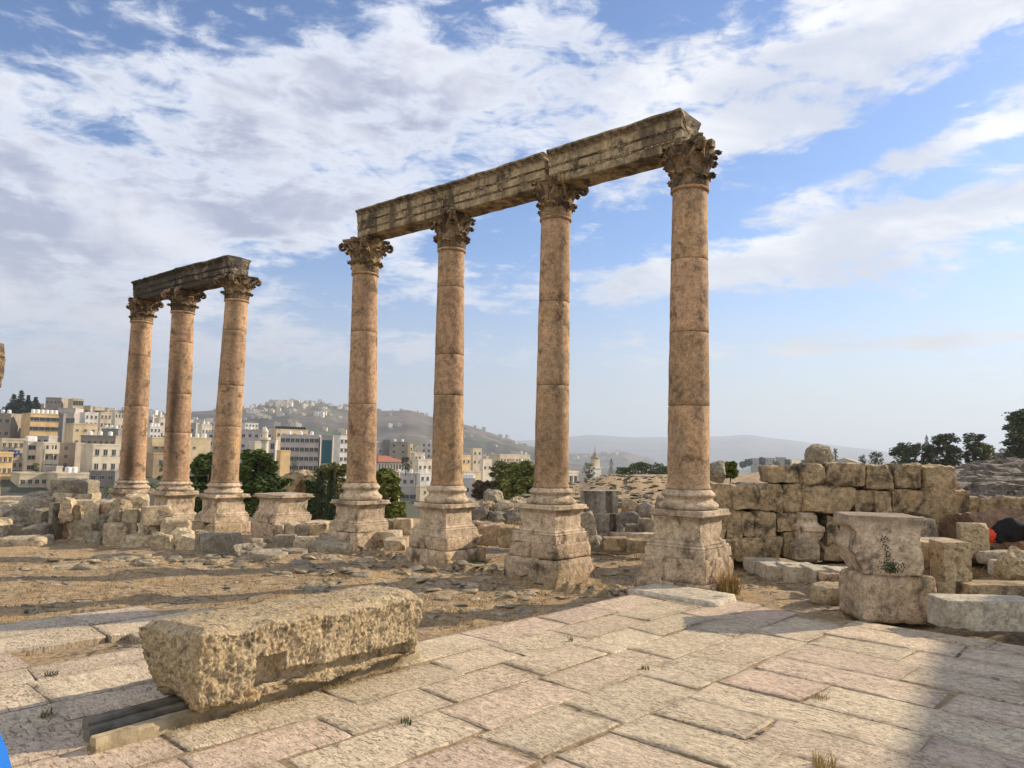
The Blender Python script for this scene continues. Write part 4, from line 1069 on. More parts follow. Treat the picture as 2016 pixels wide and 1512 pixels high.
# ---------------------------------------------------------------- rough wall on the right
def rough_wall():
    D = 14.2; c0 = U(1640, 1100, D)
    root = empty('stone_wall', (c0.x, c0.y, -.2), 'rough wall of big weathered blocks right of the columns', 'wall'); inv = Matrix.Translation(-Vector(root.location))
    bl = [(1500, 915, 1567, 952, .2), (1567, 912, 1613, 957, 0), (1613, 911, 1692, 960, 0), (1692, 915, 1746, 963, .05), (1748, 914, 1802, 963, 0), (1803, 915, 1869, 967, 0),
     (1396, 953, 1432, 1002, .1), (1430, 950, 1486, 1001, 0), (1484, 950, 1530, 1008, .05), (1528, 952, 1568, 1012, .08), (1566, 958, 1669, 1012, -.03), (1668, 962, 1706, 1012, .1), (1704, 963, 1742, 1012, 0), (1740, 963, 1770, 1012, .05), (1768, 964, 1814, 1014, .03), (1811, 966, 1897, 1028, 0),
     (1396, 1000, 1426, 1057, .15), (1424, 1000, 1451, 1057, .05), (1450, 1003, 1477, 1057, .04), (1476, 1005, 1521, 1058, 0), (1520, 1008, 1572, 1044, .05), (1606, 1012, 1616, 1068, .2), (1615, 1012, 1641, 1070, .02), (1640, 1010, 1688, 1072, .05), (1686, 1012, 1742, 1062, .1), (1740, 1014, 1800, 1064, .1), (1798, 1012, 1832, 1064, .1), (1824, 1010, 1889, 1064, 0),
     (1436, 1055, 1532, 1102, -.02), (1396, 1056, 1440, 1104, .1), (1530, 1042, 1562, 1100, .04), (1604, 1066, 1684, 1104, .05), (1682, 1062, 1760, 1108, .1), (1760, 1062, 1890, 1112, .1), (1560, 1068, 1606, 1104, .12)]
    m = MB(); m2 = MB()
    for i, (x0, y0, x1, y1, rec) in enumerate(bl):
        d = D + rec + (x0 - 1640) * .0006; k = F / d; th = .6; c = U((x0 + x1) / 2, (y0 + y1) / 2, d + th / 2); s = (d + th / 2) / d
        top = i < 10
        vs, fs = rockverts((x1 - x0) / k / 2 * s - .012, th / 2, (y1 - y0) / k / 2 * s - .012, 400 + i, .5, .03, (14, 7, 11))
        m.add([c + v for v in vs], fs, 1 if top else 0)
    # rubble core behind the face
    core = MB()
    for (x0, x1, y0, y1) in ((1402, 1530, 962, 1100), (1540, 1860, 930, 1100), (1860, 1885, 975, 1100)):
        a = U(x0, y1, D + .35); b = U(x1, y0, D + .35); core.box(((a.x + b.x) / 2, D + .75, (a.z + b.z) / 2), (abs(b.x - a.x) / 2, .35, abs(b.z - a.z) / 2))
    o = m.build('facing_blocks', ['wall_stone', 'wall_stone'], root, smooth=True); o.data.set_sharp_from_angle(angle=R(32)); o.matrix_parent_inverse = inv
    o = core.build('rubble_core', 'dark_rubble', root); o.matrix_parent_inverse = inv
rough_wall()
B(1589, 874, 1637, 914, 14.3, 'single rounded boulder sitting on top of the rough wall', mat='grey_stone', name='boulder', cat='boulder', shape='boulder', rough=.45, thick=.55)
# small moulded pedestal piece built against the wall
def moulded_piece():
    d = 13.95; k = F / d; c = U(1587, 1070, d + .2); m = MB()
    def zz(y): return U(1587, y, d).z
    hw0 = 16 / k; prof = [(1.45 * hw0, zz(1071)), (1.5 * hw0, zz(1048)), (1.65 * hw0, zz(1045)), (1.6 * hw0, zz(1037)), (1.2 * hw0, zz(1033)), (1.0 * hw0, zz(1028)), (.98 * hw0, zz(1011))]
    o = square_stack('pedestal_fragment', Vector((c.x, c.y, 0)), dens(prof, .05), 'pedestal_stone', None, .05, 61, .008, .02)
    tag(o, 'small moulded pedestal fragment set against the rough wall', 'pedestal fragment')
moulded_piece()
GF = 'stones on the ground before the rough wall'
def Wf(x0, y0, x1, y1, d, label, **k): B(x0, y0, x1, y1, d, label, group=GF, **k)
Wf(1560, 1070, 1608, 1098, 13.6, 'buff block carrying the small moulded fragment', rough=.3)
Wf(1474, 1102, 1534, 1122, 13.0, 'leftmost slab of the low step before the rough wall', mat='kerb_stone', thick=.7, rough=.2, rnd=0)
Wf(1500, 1110, 1546, 1132, 12.3, 'second slab of the low step before the rough wall', mat='kerb_stone', thick=.6, rough=.2, rnd=0)
Wf(1540, 1112, 1606, 1137, 12.0, 'widest slab of the low step before the rough wall', mat='kerb_stone', thick=.6, rough=.2, rnd=0)
Wf(1588, 1117, 1646, 1142, 11.6, 'slab with a bright top at the right part of the low step', mat='kerb_stone', thick=.6, rough=.2, rnd=0)
Wf(1636, 1120, 1690, 1142, 11.3, 'last slab of the low step, beside the broken pedestal', mat='kerb_stone', thick=.6, rough=.2, rnd=0)
Wf(1614, 1128, 1648, 1154, 10.7, 'upright chunk of stone before the low step', mat='plinth_stone', thick=.3)
Wf(1662, 1129, 1690, 1152, 10.6, 'small pale chunk beside the base of the broken pedestal', thick=.3)
Wf(1594, 1150, 1686, 1184, 9.9, 'flat lit yellowish rock left of the broken pedestal', mat='honey_rock', thick=.6, shape='boulder', rough=.4)

# broken pedestal
def broken_pedestal():
    D = 9.25; c = U(1733, 1190, D); zt = U(1735, 1014, D - .1).z; zm = U(1735, 1134, D - .35).z; zb = -.06
    root = empty('broken_pedestal', (c.x, c.y, zb), 'big battered pedestal with an eroded side, right of the tallest looking column', 'pedestal'); inv = Matrix.Translation(-Vector(root.location))
    V, Fc = boxgrid(30, 22, 30); vs = []; hw = .43; Hh = zt - zm
    for v in V:
        t = (v[2] + 1) / 2
        # left profile: overhanging cap, waist, swelling, cut-back foot
        def pr(t, tab):
            for (a, va), (b, vb) in zip(tab, tab[1:]):
                if t <= b: return va + (vb - va) * (t - a) / (b - a)
            return tab[-1][1]
        left = pr(t, [(0, -.28), (.12, -.31), (.3, -.37), (.45, -.42), (.55, -.40), (.66, -.35), (.74, -.35), (.80, -.42), (.84, -.44), (1, -.43)])
        right = pr(t, [(0, .37), (.3, .37), (.55, .35), (.75, .35), (.83, .39), (1, .40)])
        x = left + (right - left) * (v[0] + 1) / 2; y = v[1] * (.36 + .03 * math.sin(t * 5)); z = zm + t * Hh
        if t > .9: y *= 1.04
        p = Vector((x, y, z)); n = noise.noise_vector(p * 3.1) * .022 + noise.noise_vector(p * 8) * .014 + noise.noise_vector(p * 19) * .009
        if t > .98: n.z *= .3
        p += n; p.rotate(Matrix.Rotation(R(-8), 3, 'Z')); vs.append(Vector((c.x, c.y, 0)) + p)
    o = mesh('shaft_block', vs, Fc, 'pedestal_stone', root); set_stain_shade(o, [max(0, (v[2] - zm) / Hh - .55) * 1.6 for v in vs]); o.matrix_parent_inverse = inv
    vs, fs = rockverts(.45, .34, (zm - zb) / 2, 901, .2, .0, (18, 12, 9)); 
    o = mesh('plinth', [Vector((c.x + .06, c.y - .02, (zm + zb) / 2)) + v for v in vs], fs, 'plinth_stone', root); o.matrix_parent_inverse = inv
broken_pedestal()
GE = 'stones right of the broken pedestal'
def E(x0, y0, x1, y1, d, label, **k): B(x0, y0, x1, y1, d, label, group=GE, **k)
E(1794, 1064, 1832, 1094, 9.6, 'small rounded block between the broken pedestal and the upright pale post', mat='wall_stone', thick=.3, rnd=.1, rough=.25)
E(1826, 1064, 1848, 1096, 9.7, 'narrow mossy block above the dark gap left of the pale post', mat='grey_stone', thick=.3)
E(1814, 1092, 1843, 1140, 9.6, 'narrow upright buff block in the dark gap', mat='wall_stone', thick=.3, rough=.3)
E(1790, 1060, 1880, 1068, 9.9, 'flat capping slab over the small blocks', thick=.4, rough=.2)
E(1844, 1066, 1898, 1148, 9.25, 'upright pale post block right of the broken pedestal', mat='honey_rock', thick=.32, rough=.12, rnd=-.1)
E(1832, 1146, 1866, 1182, 9.1, 'square brown footing block under the upright pale post', mat='wall_stone', thick=.35, rough=.2)
E(1863, 1147, 1894, 1172, 9.3, 'grey footing block right of the square brown one', mat='grey_stone', thick=.35, rough=.2)
E(1803, 1020, 1834, 1062, 11.5, 'lichen covered chunk behind the broken pedestal', mat='grey_stone', thick=.35)
E(1888, 1030, 1942, 1090, 11.6, 'squared golden slab standing right of the wall end', mat='honey_rock', thick=.22, rough=.12, rnd=-.1, yaw=-14)
E(1890, 1148, 2060, 1180, 9.0, 'long brown step stone along the right edge of the paving', mat='wall_stone', thick=.4, rough=.12, rnd=-.05)
E(1847, 1178, 2060, 1226, 8.15, 'long pale kerb stone, nearest step at the right edge of the photo', mat='kerb_stone', thick=.42, rough=.08, rnd=-.12)
E(1954, 1103, 1990, 1127, 10.3, 'small white squared stone among dry grass', mat='kerb_stone', thick=.25, rough=.15)
E(1964, 1085, 2040, 1156, 9.5, 'yellowish boulder with dry grass at the right edge', mat='honey_rock', shape='boulder', thick=.6)
E(1930, 1086, 2040, 1104, 11.2, 'low mossy ledge behind the small white stone', mat='grey_stone', thick=.4)
E(1895, 977, 1924, 1020, 15.6, 'squarish block at the left end of the far low wall on the right', mat='wall_stone', thick=.5)
E(1922, 982, 1962, 1022, 15.4, 'rounded block in the middle of the far low wall on the right', mat='wall_stone', thick=.5, rnd=.3)
E(1961, 979, 2014, 1026, 15.2, 'wide block of the far low wall above the black cloth', mat='wall_stone', thick=.5)
E(2012, 984, 2050, 1026, 15.2, 'block of the far low wall cut by the right photo edge', mat='wall_stone', thick=.5)
B(1893, 1018, 2090, 1104, 12.9, 'reddish brown rock bank beneath the far low wall', mat='red_rock', name='rock_bank', cat='rock', thick=1.6, shape='block', rough=.7, rnd=.05, tilt=(-.25, 0))
B(1990, 1016, 2070, 1080, 12.35, 'reddish rock under the black cloth', mat='red_rock', name='rock', cat='rock', thick=.5, shape='boulder')

def cloths():
    c = U(1992, 1043, 12.0); V, Fc = boxgrid(22, 12, 16); vs = []
    for v in V:
        d = Vector(v).normalized(); p = Vector((d.x * .36, d.y * .16, d.z * .20))
        if p.x > 0: p.z *= (1 - p.x * 1.1); p.z -= p.x * .10
        if p.x < -.1: p.z -= (-.1 - p.x) * .5
        p.z += noise.noise(p * 9) * .03; p.y += noise.noise(p * 8) * .05; p.x += noise.noise(p * 11 + Vector((3, 3, 3))) * .03; vs.append(p)
    o = mesh('black_cloth', vs, Fc, 'black_cloth'); o.location = c; tag(o, 'heap of black cloth draped over the reddish rock near the right edge', 'cloth')
    c = U(1948, 1055, 12.0); V, Fc = boxgrid(12, 10, 12); vs = []
    for v in V:
        d = Vector(v).normalized(); p = Vector((d.x * .095, d.y * .1, d.z * .11)); p += noise.noise_vector(p * 28) * .035; vs.append(p)
    o = mesh('orange_cloth', vs, Fc, 'orange_cloth'); o.location = c; tag(o, 'crumpled orange red cloth beside the black cloth', 'cloth')
    # edge of a bright blue garment close to the camera
    c = G(-40, 1560, .0); d = 1.9; pts = []
    m = MB(); prof = []
    base = U(-110, 1640, d); top = U(-84, 1392, d)
    ps = [base.lerp(top, t) for t in (0, .2, .4, .6, .8, .93, 1.0)]
    m.tube(ps, [.145, .14, .13, .112, .085, .055, .015], 20)
    m.tube([base + (base - top) * s for s in (2.7, 1.6, .8, 0)], [.17, .17, .16, .145], 20)
    o = m.build('blue_garment', 'blue_fabric', smooth=True); tag(o, 'bright blue garment cut off by the lower left corner of the photo', 'garment')
cloths()

# unseen wall added outside the frame on the right to shade the paving
def side_wall():
    p0 = Vector((19.6, 14.4, -.4)); p1 = Vector((15.0, 7.5, -.4)); L = (p1 - p0).length; e = (p1 - p0).normalized(); ang = math.atan2(e.y, e.x)
    root = empty('shade_wall', p0, 'tall unseen block wall added out of frame on the right to shade the paving corner', 'wall'); m = MB(); rs = random.Random(3)
    for r_ in range(14):
        x = rs.uniform(-.2, .2)
        while x < L:
            w = rs.uniform(.8, 1.4)
            vs, fs = rockverts(w / 2 - .003, .45, .295, rs.randint(0, 9999), .15, -.05, (5, 3, 4)); Mx = Matrix.Rotation(ang, 4, 'Z') @ Matrix.Translation((x + w / 2, 0, r_ * .58 + .29))
            m.add([Mx @ v for v in vs], fs)
            x += w
    o = m.build('masonry', 'wall_stone', root, smooth=True)
side_wall()

# fragment of a broken column whose right side enters at the left edge
def left_fragment():
    d = 27.0; c = U(-30, 1010, d); root = empty('stone_column', (c.x, c.y, terrain_h(c.x, c.y)), 'column with a broken capital only just entering at the left edge of the photo', 'column'); inv = Matrix.Translation(-Vector(root.location))
    top = U(-20, 705, d); b = U(-27, 1010, d); zt = U(-14, 762, d).z
    o = lathe('shaft', dens([(.42, b.z - 1.5), (.42, b.z), (.35, zt)], .15), 32, 'column_stone', root, b, Vector((top.x, top.y, zt)), None, .01, 5); o.matrix_parent_inverse = inv
    zc = U(-14, 704, d).z
    o = lathe('capital', dens([(.36, zt), (.38, zt + .1), (.40, zt + .35), (.43, zt + .36), (.45, zc - .35), (.47, zc - .02), (.44, zc)], .06), 24, 'capital_stone', root, b, Vector((top.x, top.y, zc)), None, .03, 6); o.matrix_parent_inverse = inv
    zc2 = U(-14, 672, d).z
    vs, fs = rockverts(.34, .34, (zc2 - zc) / 2, 5, .9, .1, (7, 7, 7)); o = mesh('broken_top', [Vector((top.x, top.y, (zc + zc2) / 2)) + v for v in vs], fs, 'capital_stone', root); o.matrix_parent_inverse = inv
left_fragment()

# ---------------------------------------------------------------- ground litter
def scatter_stones():
    rs = random.Random(11)
    zones = [(100, 520, 1094, 1118, 120, .03, .17), (520, 860, 1080, 1135, 130, .02, .14), (600, 900, 1120, 1180, 70, .02, .10), (860, 1060, 1110, 1215, 150, .015, .11), (940, 1300, 1040, 1150, 160, .015, .08), (0, 500, 1110, 1200, 120, .008, .045), (1420, 1690, 1105, 1175, 200, .02, .08), (1050, 1260, 1080, 1180, 120, .015, .06), (1880, 2016, 1095, 1145, 120, .02, .08)]
    m = MB()
    for (x0, x1, y0, y1, n, s0, s1) in zones:
        for _ in range(n):
            p = G(rs.uniform(x0, x1), rs.uniform(y0, y1), -.28)
            if on_pavement(p.x, p.y): continue
            z = terrain_h(p.x, p.y); s = s0 + (s1 - s0) * rs.random() ** 2.2
            vs, fs = rockverts(s * rs.uniform(1, 1.8), s * rs.uniform(.7, 1.2), s * rs.uniform(.16, .36), rs.randint(0, 9999), .8, .1, (5, 4, 3), 'boulder' if rs.random() < .6 else 'block')
            Mx = Matrix.Translation((p.x, p.y, z + s * .1)) @ Matrix.Rotation(rs.uniform(0, 6.3), 4, 'Z') @ Matrix.Rotation(rs.uniform(-.3, .3), 4, 'X')
            m.add([Mx @ v for v in vs], fs, 0 if rs.random() < .65 else 1)
    o = m.build('loose_stones', ['rubble_stone', 'grey_stone'], smooth=True); tag(o, 'small loose stones strewn over the dry ground', 'stones', kind='stuff')
    # dark rubble slope at the right
    m = MB()
    for _ in range(1500):
        u = rs.uniform(1850, 2150); r = math.exp(rs.uniform(math.log(17.5), math.log(42))); x = (u - 1008) / F * r; y = r; z = terrain_h(x, y); s = rs.uniform(.10, .30) * (r / 25) ** .5
        vs, fs = rockverts(s * rs.uniform(1, 1.7), s, s * rs.uniform(.35, .7), rs.randint(0, 9999), .9, .1, (4, 3, 3))
        Mx = Matrix.Translation((x, y, z + s * .2)) @ Matrix.Rotation(rs.uniform(0, 6.3), 4, 'Z') @ Matrix.Rotation(rs.uniform(-.3, .3), 4, 'X'); m.add([Mx @ v for v in vs], fs)
    o = m.build('rubble_slope', ['dark_rubble'], smooth=False); tag(o, 'dark rubble covering the slope at the right', 'rubble', kind='stuff')
    m = MB()
    for _ in range(700):
        u = rs.uniform(1110, 1420); r = math.exp(rs.uniform(math.log(19), math.log(38))); x = (u - 1008) / F * r; y = r; z = terrain_h(x, y); s = rs.uniform(.02, .09)
        vs, fs = rockverts(s * rs.uniform(1, 2), s, s * rs.uniform(.3, .6), rs.randint(0, 9999), .9, .1, (4, 3, 3))
        m.add([Matrix.Translation((x, y, z + s * .2)) @ Matrix.Rotation(rs.uniform(0, 6.3), 4, 'Z') @ v for v in vs], fs)
    for _ in range(260):
        u = rs.uniform(925, 1045); r = rs.uniform(19, 26); x = (u - 1008) / F * r; y = r; z = terrain_h(x, y); s = rs.uniform(.06, .3)
        vs, fs = rockverts(s * rs.uniform(1, 1.6), s, s * rs.uniform(.4, .8), rs.randint(0, 9999), .9, .1, (4, 3, 3))
        m.add([Matrix.Translation((x, y, z + s * .2)) @ Matrix.Rotation(rs.uniform(0, 6.3), 4, 'Z') @ v for v in vs], fs)
    o = m.build('mound_stones', ['grey_stone'], smooth=False); tag(o, 'stones scattered on the earth mound behind the columns', 'stones', kind='stuff')
scatter_stones()

def blades(m, c, n, h, spread, rs, mi=0, wid=.006, lean=.6):
    for _ in range(n):
        a = rs.uniform(0, 6.283); r = spread * math.sqrt(rs.random()); b = Vector((c[0] + math.cos(a) * r, c[1] + math.sin(a) * r, c[2])); a2 = rs.uniform(0, 6.283)
        hh = h * rs.uniform(.4, 1.1); d = Vector((math.cos(a2), math.sin(a2), 0)) * hh * lean * rs.random(); w = Vector((-math.sin(a2), math.cos(a2), 0)) * wid
        mid = b + d * .4 + Vector((0, 0, hh * .6)); top = b + d + Vector((0, 0, hh))
        m.add([b - w, b + w, mid + w * .7, mid - w * .7, top], [(0, 1, 2, 3), (3, 2, 4)], mi)
def grass():
    rs = random.Random(4); m = MB()
    for (x0, x1, y0, y1, n) in ((0, 860, 1105, 1235, 900), (840, 1080, 1150, 1240, 260), (1050, 1330, 1080, 1180, 420), (1400, 1680, 1110, 1180, 220), (1880, 2016, 1090, 1150, 260), (600, 1000, 1040, 1130, 220)):
        for _ in range(n):
            p = G(rs.uniform(x0, x1), rs.uniform(y0, y1), -.28)
            if on_pavement(p.x, p.y): continue
            blades(m, (p.x, p.y, terrain_h(p.x, p.y)), 7, .045, .09, rs, 0, .004, 1.5)
    for _ in range(60):
        u = rs.uniform(900, 1050); r = rs.uniform(17, 21); blades(m, ((u - 1008) / F * r, r, terrain_h((u - 1008) / F * r, r)), 16, .5, .15, rs, 0, .008, .35)
    # litter along the timbers
    p0, p1 = G(330, 1445, .0), G(810, 1310, .0)
    for _ in range(130):
        q = p0.lerp(p1, rs.random()) ; blades(m, (q.x + rs.uniform(-.03, .03), q.y + rs.uniform(-.05, .03), 0.0), 5, .045, .04, rs, 0, .0018, 2.5)
    o = m.build('dry_grass', ['leaf_dry']); tag(o, 'dry straw coloured grass on the ground between the ruins', 'grass', kind='stuff')
    # separate tufts and weeds
    def tuft(px, py, z, n, h, sp, mat, name, label, cat='weed', wid=.004, lean=.7):
        p = G(px, py, z); m = MB(); blades(m, (0, 0, 0), n, h, sp, rs, 0, wid, lean); o = m.build(name, [mat]); o.location = p; tag(o, label, cat)
    tuft(1434, 1168, -.08, 260, .36, .16, 'leaf_dry', 'dry_bush', 'dry brown bush at the right foot of the tallest looking column', 'bush', .006, .9)
    tuft(1316, 1150, -.05, 260, .26, .11, 'leaf_weed', 'weed', 'dark green weed filling the hole in the plinth of the right column', 'weed', .008, .9)
    tuft(1270, 1318, .0, 26, .05, .04, 'leaf_bright', 'grass_tuft', 'small green tuft in a joint in the middle of the paving')
    tuft(800, 1425, .0, 24, .05, .04, 'leaf_weed', 'grass_tuft', 'small green tuft in the paving right of the foreground stone')
    tuft(92, 1412, .0, 40, .07, .05, 'leaf_olive', 'grass_tuft', 'grass tuft growing in the paving joint at the far left', 'weed', .003, 1.2)
    tuft(100, 1330, .0, 40, .05, .05, 'leaf_weed', 'grass_tuft', 'dark weed at the corner of a slab left of the foreground stone', 'weed', .003, 1.4)
    tuft(188, 1478, .0, 60, .06, .05, 'leaf_dry', 'grass_tuft', 'dry tuft at the sawn end of the timbers', 'weed', .002, 1.4)
    tuft(1622, 1510, .0, 90, .10, .07, 'leaf_dry', 'grass_tuft', 'yellow dry tuft at the bottom edge of the paving', 'weed', .003, .9)
    tuft(1124, 1262, .0, 30, .07, .03, 'leaf_weed', 'grass_tuft', 'thin dark sprig on the paving below the third column', 'weed', .002, .8)
    tuft(1616, 1375, .0, 60, .04, .07, 'leaf_dry', 'grass_tuft', 'dry matted grass in a worn slab joint at the right', 'weed', .003, 2)
    tuft(925, 1105, -.25, 120, .16, .18, 'leaf_olive', 'grass_tuft', 'greenish weeds between the second and third column', 'weed', .006, .8)
    tuft(2003, 1152, .05, 160, .42, .12, 'leaf_dry', 'dry_plant', 'tall yellow dry plant on the boulder at the right edge', 'plant', .006, .5)
    tuft(1905, 1140, -.1, 160, .25, .2, 'leaf_dry', 'dry_grass_clump', 'orange dry grass clump right of the upright pale post', 'weed', .005, .8)
    tuft(1828, 1062, .45, 100, .3, .12, 'leaf_dry', 'dry_grass_clump', 'dry grass clump behind the flat capping slab', 'weed', .005, .6)
    # plant with small leaves in front of the broken pedestal
    m = MB(); p = U(1754, 1128, 8.72)
    for _ in range(330):
        t = rs.random() ** .8; x = rs.gauss(0, .09 * (1 - t) + .008); z = t * .42 if rs.random() < .35 else rs.random() * .12
        if z > .14: x = rs.gauss(-.02 - z * .12, .018)
        c = Vector((x, rs.uniform(-.04, .03), z)); a = rs.uniform(0, 6.3); s = .012
        u = Vector((math.cos(a), rs.uniform(-.5, .5), math.sin(a))) * s; v = u.cross(Vector((rs.random(), 1, rs.random()))).normalized() * s * .6
        m.add([c - u, c + v, c + u, c - v], [(0, 1, 2, 3)])
    o = m.build('caper_plant', ['leaf_weed']); o.location = p; tag(o, 'small dark leafy plant climbing the front of the broken pedestal', 'plant')
grass()

# ---------------------------------------------------------------- trees
def tree(x0, y0, x1, y1, d, label, mat, name='tree', kind='round', n=2600, cat='tree', group=None, leaf=None, trunk=True, seed=None):
    seed = seed or nseed(); rs = random.Random(seed); k = F / d
    w = (x1 - x0) / k; base = U((x0 + x1) / 2, y1, d); top = U((x0 + x1) / 2, y0, d); Hh = top.z - base.z
    root = empty(name, base, label, cat, group); m = MB(); leaf = (leaf or max(.05, w * .035)) * (1.35 if kind == 'round' else 1); n = int(n * 1.6)
    tk = MB(); 
    if kind == 'round':
        blobs = []
        nb = 64
        for i in range(nb):
            t = rs.random(); a = rs.uniform(0, 6.283); rr = w * .5 * (1 - .3 * abs(t - .45) * 2) * math.sqrt(rs.random()) * .92
            blobs.append((Vector((math.cos(a) * rr, math.sin(a) * rr, Hh * (.16 + .74 * t))), w * rs.uniform(.07, .15)))
        tk.tube([(0, 0, -1.0), (0, 0, Hh * .3), (w * .04, 0, Hh * .75)], [w * .05, w * .04, w * .015], 7)
        for b, r in blobs[:8]: tk.tube([(0, 0, Hh * .25), b * .6 + Vector((0, 0, Hh * .12)), b], [w * .025, w * .015, w * .006], 5)
        for _ in range(n):
            b, r = rs.choice(blobs); v = Vector((rs.gauss(0, 1), rs.gauss(0, 1), rs.gauss(0, 1))).normalized() * r * rs.uniform(.55, 1.12)
            v.z *= .8; put(m, b + v, leaf * rs.uniform(.5, 1.15), rs)
    elif kind == 'cypress':
        tk.tube([(0, 0, -1.0), (0, 0, Hh * .8)], [w * .1, w * .02], 6)
        for _ in range(n):
            t = rs.random() ** .9; r = w * .5 * (math.sin(min(1, t * 1.25 + .12) * math.pi) ** .6 if t < .7 else (1 - t) / .3 * .78) * rs.uniform(.6, 1.05); a = rs.uniform(0, 6.283)
            put(m, Vector((math.cos(a) * r, math.sin(a) * r, t * Hh)), leaf * rs.uniform(.6, 1.3), rs, up=.8)
    elif kind == 'conifer':
        tk.tube([(0, 0, -1.0), (0, 0, Hh * .98)], [w * .05, w * .01], 6)
        lev = 13
        for i in range(lev):
            t = .12 + .86 * i / lev; rr = w * .5 * (1 - t) ** .8 * rs.uniform(.7, 1.15)
            for q in range(7):
                a = rs.uniform(0, 6.283)
                for _ in range(max(4, n // (lev * 7))):
                    s = rs.random(); put(m, Vector((math.cos(a) * rr * s, math.sin(a) * rr * s, Hh * (t + .02 * s + rs.uniform(-.012, .012)))), leaf * rs.uniform(.5, 1.1), rs)
    elif kind == 'pine':
        tk.tube([(0, 0, -1.0), (w * .03, 0, Hh * .5), (-w * .02, 0, Hh * .93)], [w * .05, w * .035, w * .012], 7)
        tiers = [(.95, .20, .3), (.84, .36, .2), (.70, .42, -.1), (.56, .44, .2), (.43, .45, -.1), (.30, .42, 0), (.18, .5, .1)]
        for t, rr, ox in tiers:
            for q in range(4):
                a = rs.uniform(0, 6.283); c = Vector((math.cos(a) * w * rr * .6 + ox * w * .3, math.sin(a) * w * rr * .6, Hh * t + rs.uniform(-.03, .03) * Hh))
                tk.tube([(0, 0, Hh * (t - .06)), c], [w * .02, w * .008], 5)
                for _ in range(n // 28):
                    v = Vector((rs.gauss(0, .55), rs.gauss(0, .55), rs.gauss(0, .28))) * w * .19; put(m, c + v, leaf * rs.uniform(.6, 1.3), rs)
    elif kind == 'palm':
        tk.tube([(0, 0, -6.0), (0, 0, Hh * .35)], [w * .07, w * .05], 7)
        for q in range(26):
            a = rs.uniform(0, 6.283); el = rs.uniform(-.2, 1.2); Ln = w * .55; prev = None
            for i in range(9):
                t = i / 8; r = Ln * t * math.cos(el * (1 - t * .4)); z = Hh * .35 + Ln * t * math.sin(el) * (1 - .3 * t) - Ln * .75 * t * t
                c = Vector((math.cos(a) * r, math.sin(a) * r, z))
                if prev: 
                    s = Vector((-math.sin(a), math.cos(a), 0)) * w * .06 * (1 - t * .6)
                    m.add([prev - s + Vector((0, 0, -.05 * w)), prev, c, c - s + Vector((0, 0, -.05 * w))], [(0, 1, 2, 3)]); m.add([prev + s + Vector((0, 0, -.05 * w)), prev, c, c + s + Vector((0, 0, -.05 * w))], [(3, 2, 1, 0)])
                prev = c
    if trunk: tk.build('trunk', 'bark', root, smooth=True)
    m.build('crown', [mat], root)
    return root
def put(m, c, s, rs, up=0):
    a = rs.uniform(0, 6.283); u = Vector((math.cos(a), math.sin(a), rs.uniform(-.6, .6))).normalized(); v = u.cross(Vector((rs.uniform(-1, 1), rs.uniform(-1, 1), rs.uniform(-.3, 1)))).normalized()
    if up: u = Vector((u.x * .4, u.y * .4, 1)).normalized(); v = Vector((math.cos(a), math.sin(a), 0))
    m.add([c - u * s, c - v * s * .45, c + u * s, c + v * s * .45], [(0, 1, 2, 3)])
tree(364, 883, 446, 1035, 40, 'large dark green tree between the middle and right columns of the far three', 'leaf_dark', n=6500, leaf=.14)
tree(455, 878, 548, 1040, 37, 'large dark green tree right of the far group of three columns', 'leaf_dark', n=9000, leaf=.13)
tree(505, 930, 572, 1035, 42, 'smaller green tree below the right side of the large dark tree', 'leaf_dark', n=2600, leaf=.13)
tree(205, 912, 246, 985, 62, 'dark palm left of the far left column', 'leaf_dark', name='palm_tree', kind='palm')
tree(276, 918, 312, 975, 64, 'dark palm right of the far left column', 'leaf_dark', name='palm_tree', kind='palm')
tree(302, 905, 340, 1000, 58, 'dark tree seen between the far left and middle columns', 'leaf_dark', n=1500)
tree(606, 902, 700, 1030, 50, 'loose olive coloured tree behind the leftmost of the four columns', 'leaf_olive', n=5200, leaf=.12)
tree(596, 940, 628, 1035, 40, 'dark green shrubby tree left of the two cypresses', 'leaf_dark', n=2000, leaf=.12)
tree(615, 930, 640, 1035, 39, 'left one of the two dark cypresses behind the empty pedestal', 'leaf_cypress', name='cypress_tree', kind='cypress', n=2200, leaf=.14)
tree(641, 928, 658, 1035, 38, 'right slimmer one of the two dark cypresses behind the empty pedestal', 'leaf_cypress', name='cypress_tree', kind='cypress', n=1800, leaf=.14)
tree(722, 915, 790, 1038, 31, 'bright olive green tree between the first two of the four columns', 'leaf_bright', n=5200, leaf=.10)
tree(768, 985, 800, 1035, 30, 'small green bush at the right foot of the bright olive green tree', 'leaf_bright', name='bush', cat='bush', n=900, leaf=.08)
tree(962, 904, 1016, 998, 62, 'light olive tree with a thin pale crown between the second and third columns', 'leaf_olive', n=2600, leaf=.16)
tree(990, 902, 1062, 1000, 58, 'dense olive green tree touching the third column', 'leaf_bright', n=5200, leaf=.16)
tree(925, 944, 968, 990, 56, 'brown reddish bush left of the two olive trees', 'leaf_brown', name='bush', cat='bush', n=1500, leaf=.13)
tree(1146, 908, 1172, 955, 125, 'dark tree directly left of the square minaret', 'leaf_dark', n=900)
tree(1196, 902, 1210, 952, 120, 'slim dark cypress right of the square minaret', 'leaf_cypress', name='cypress_tree', kind='cypress', n=700)
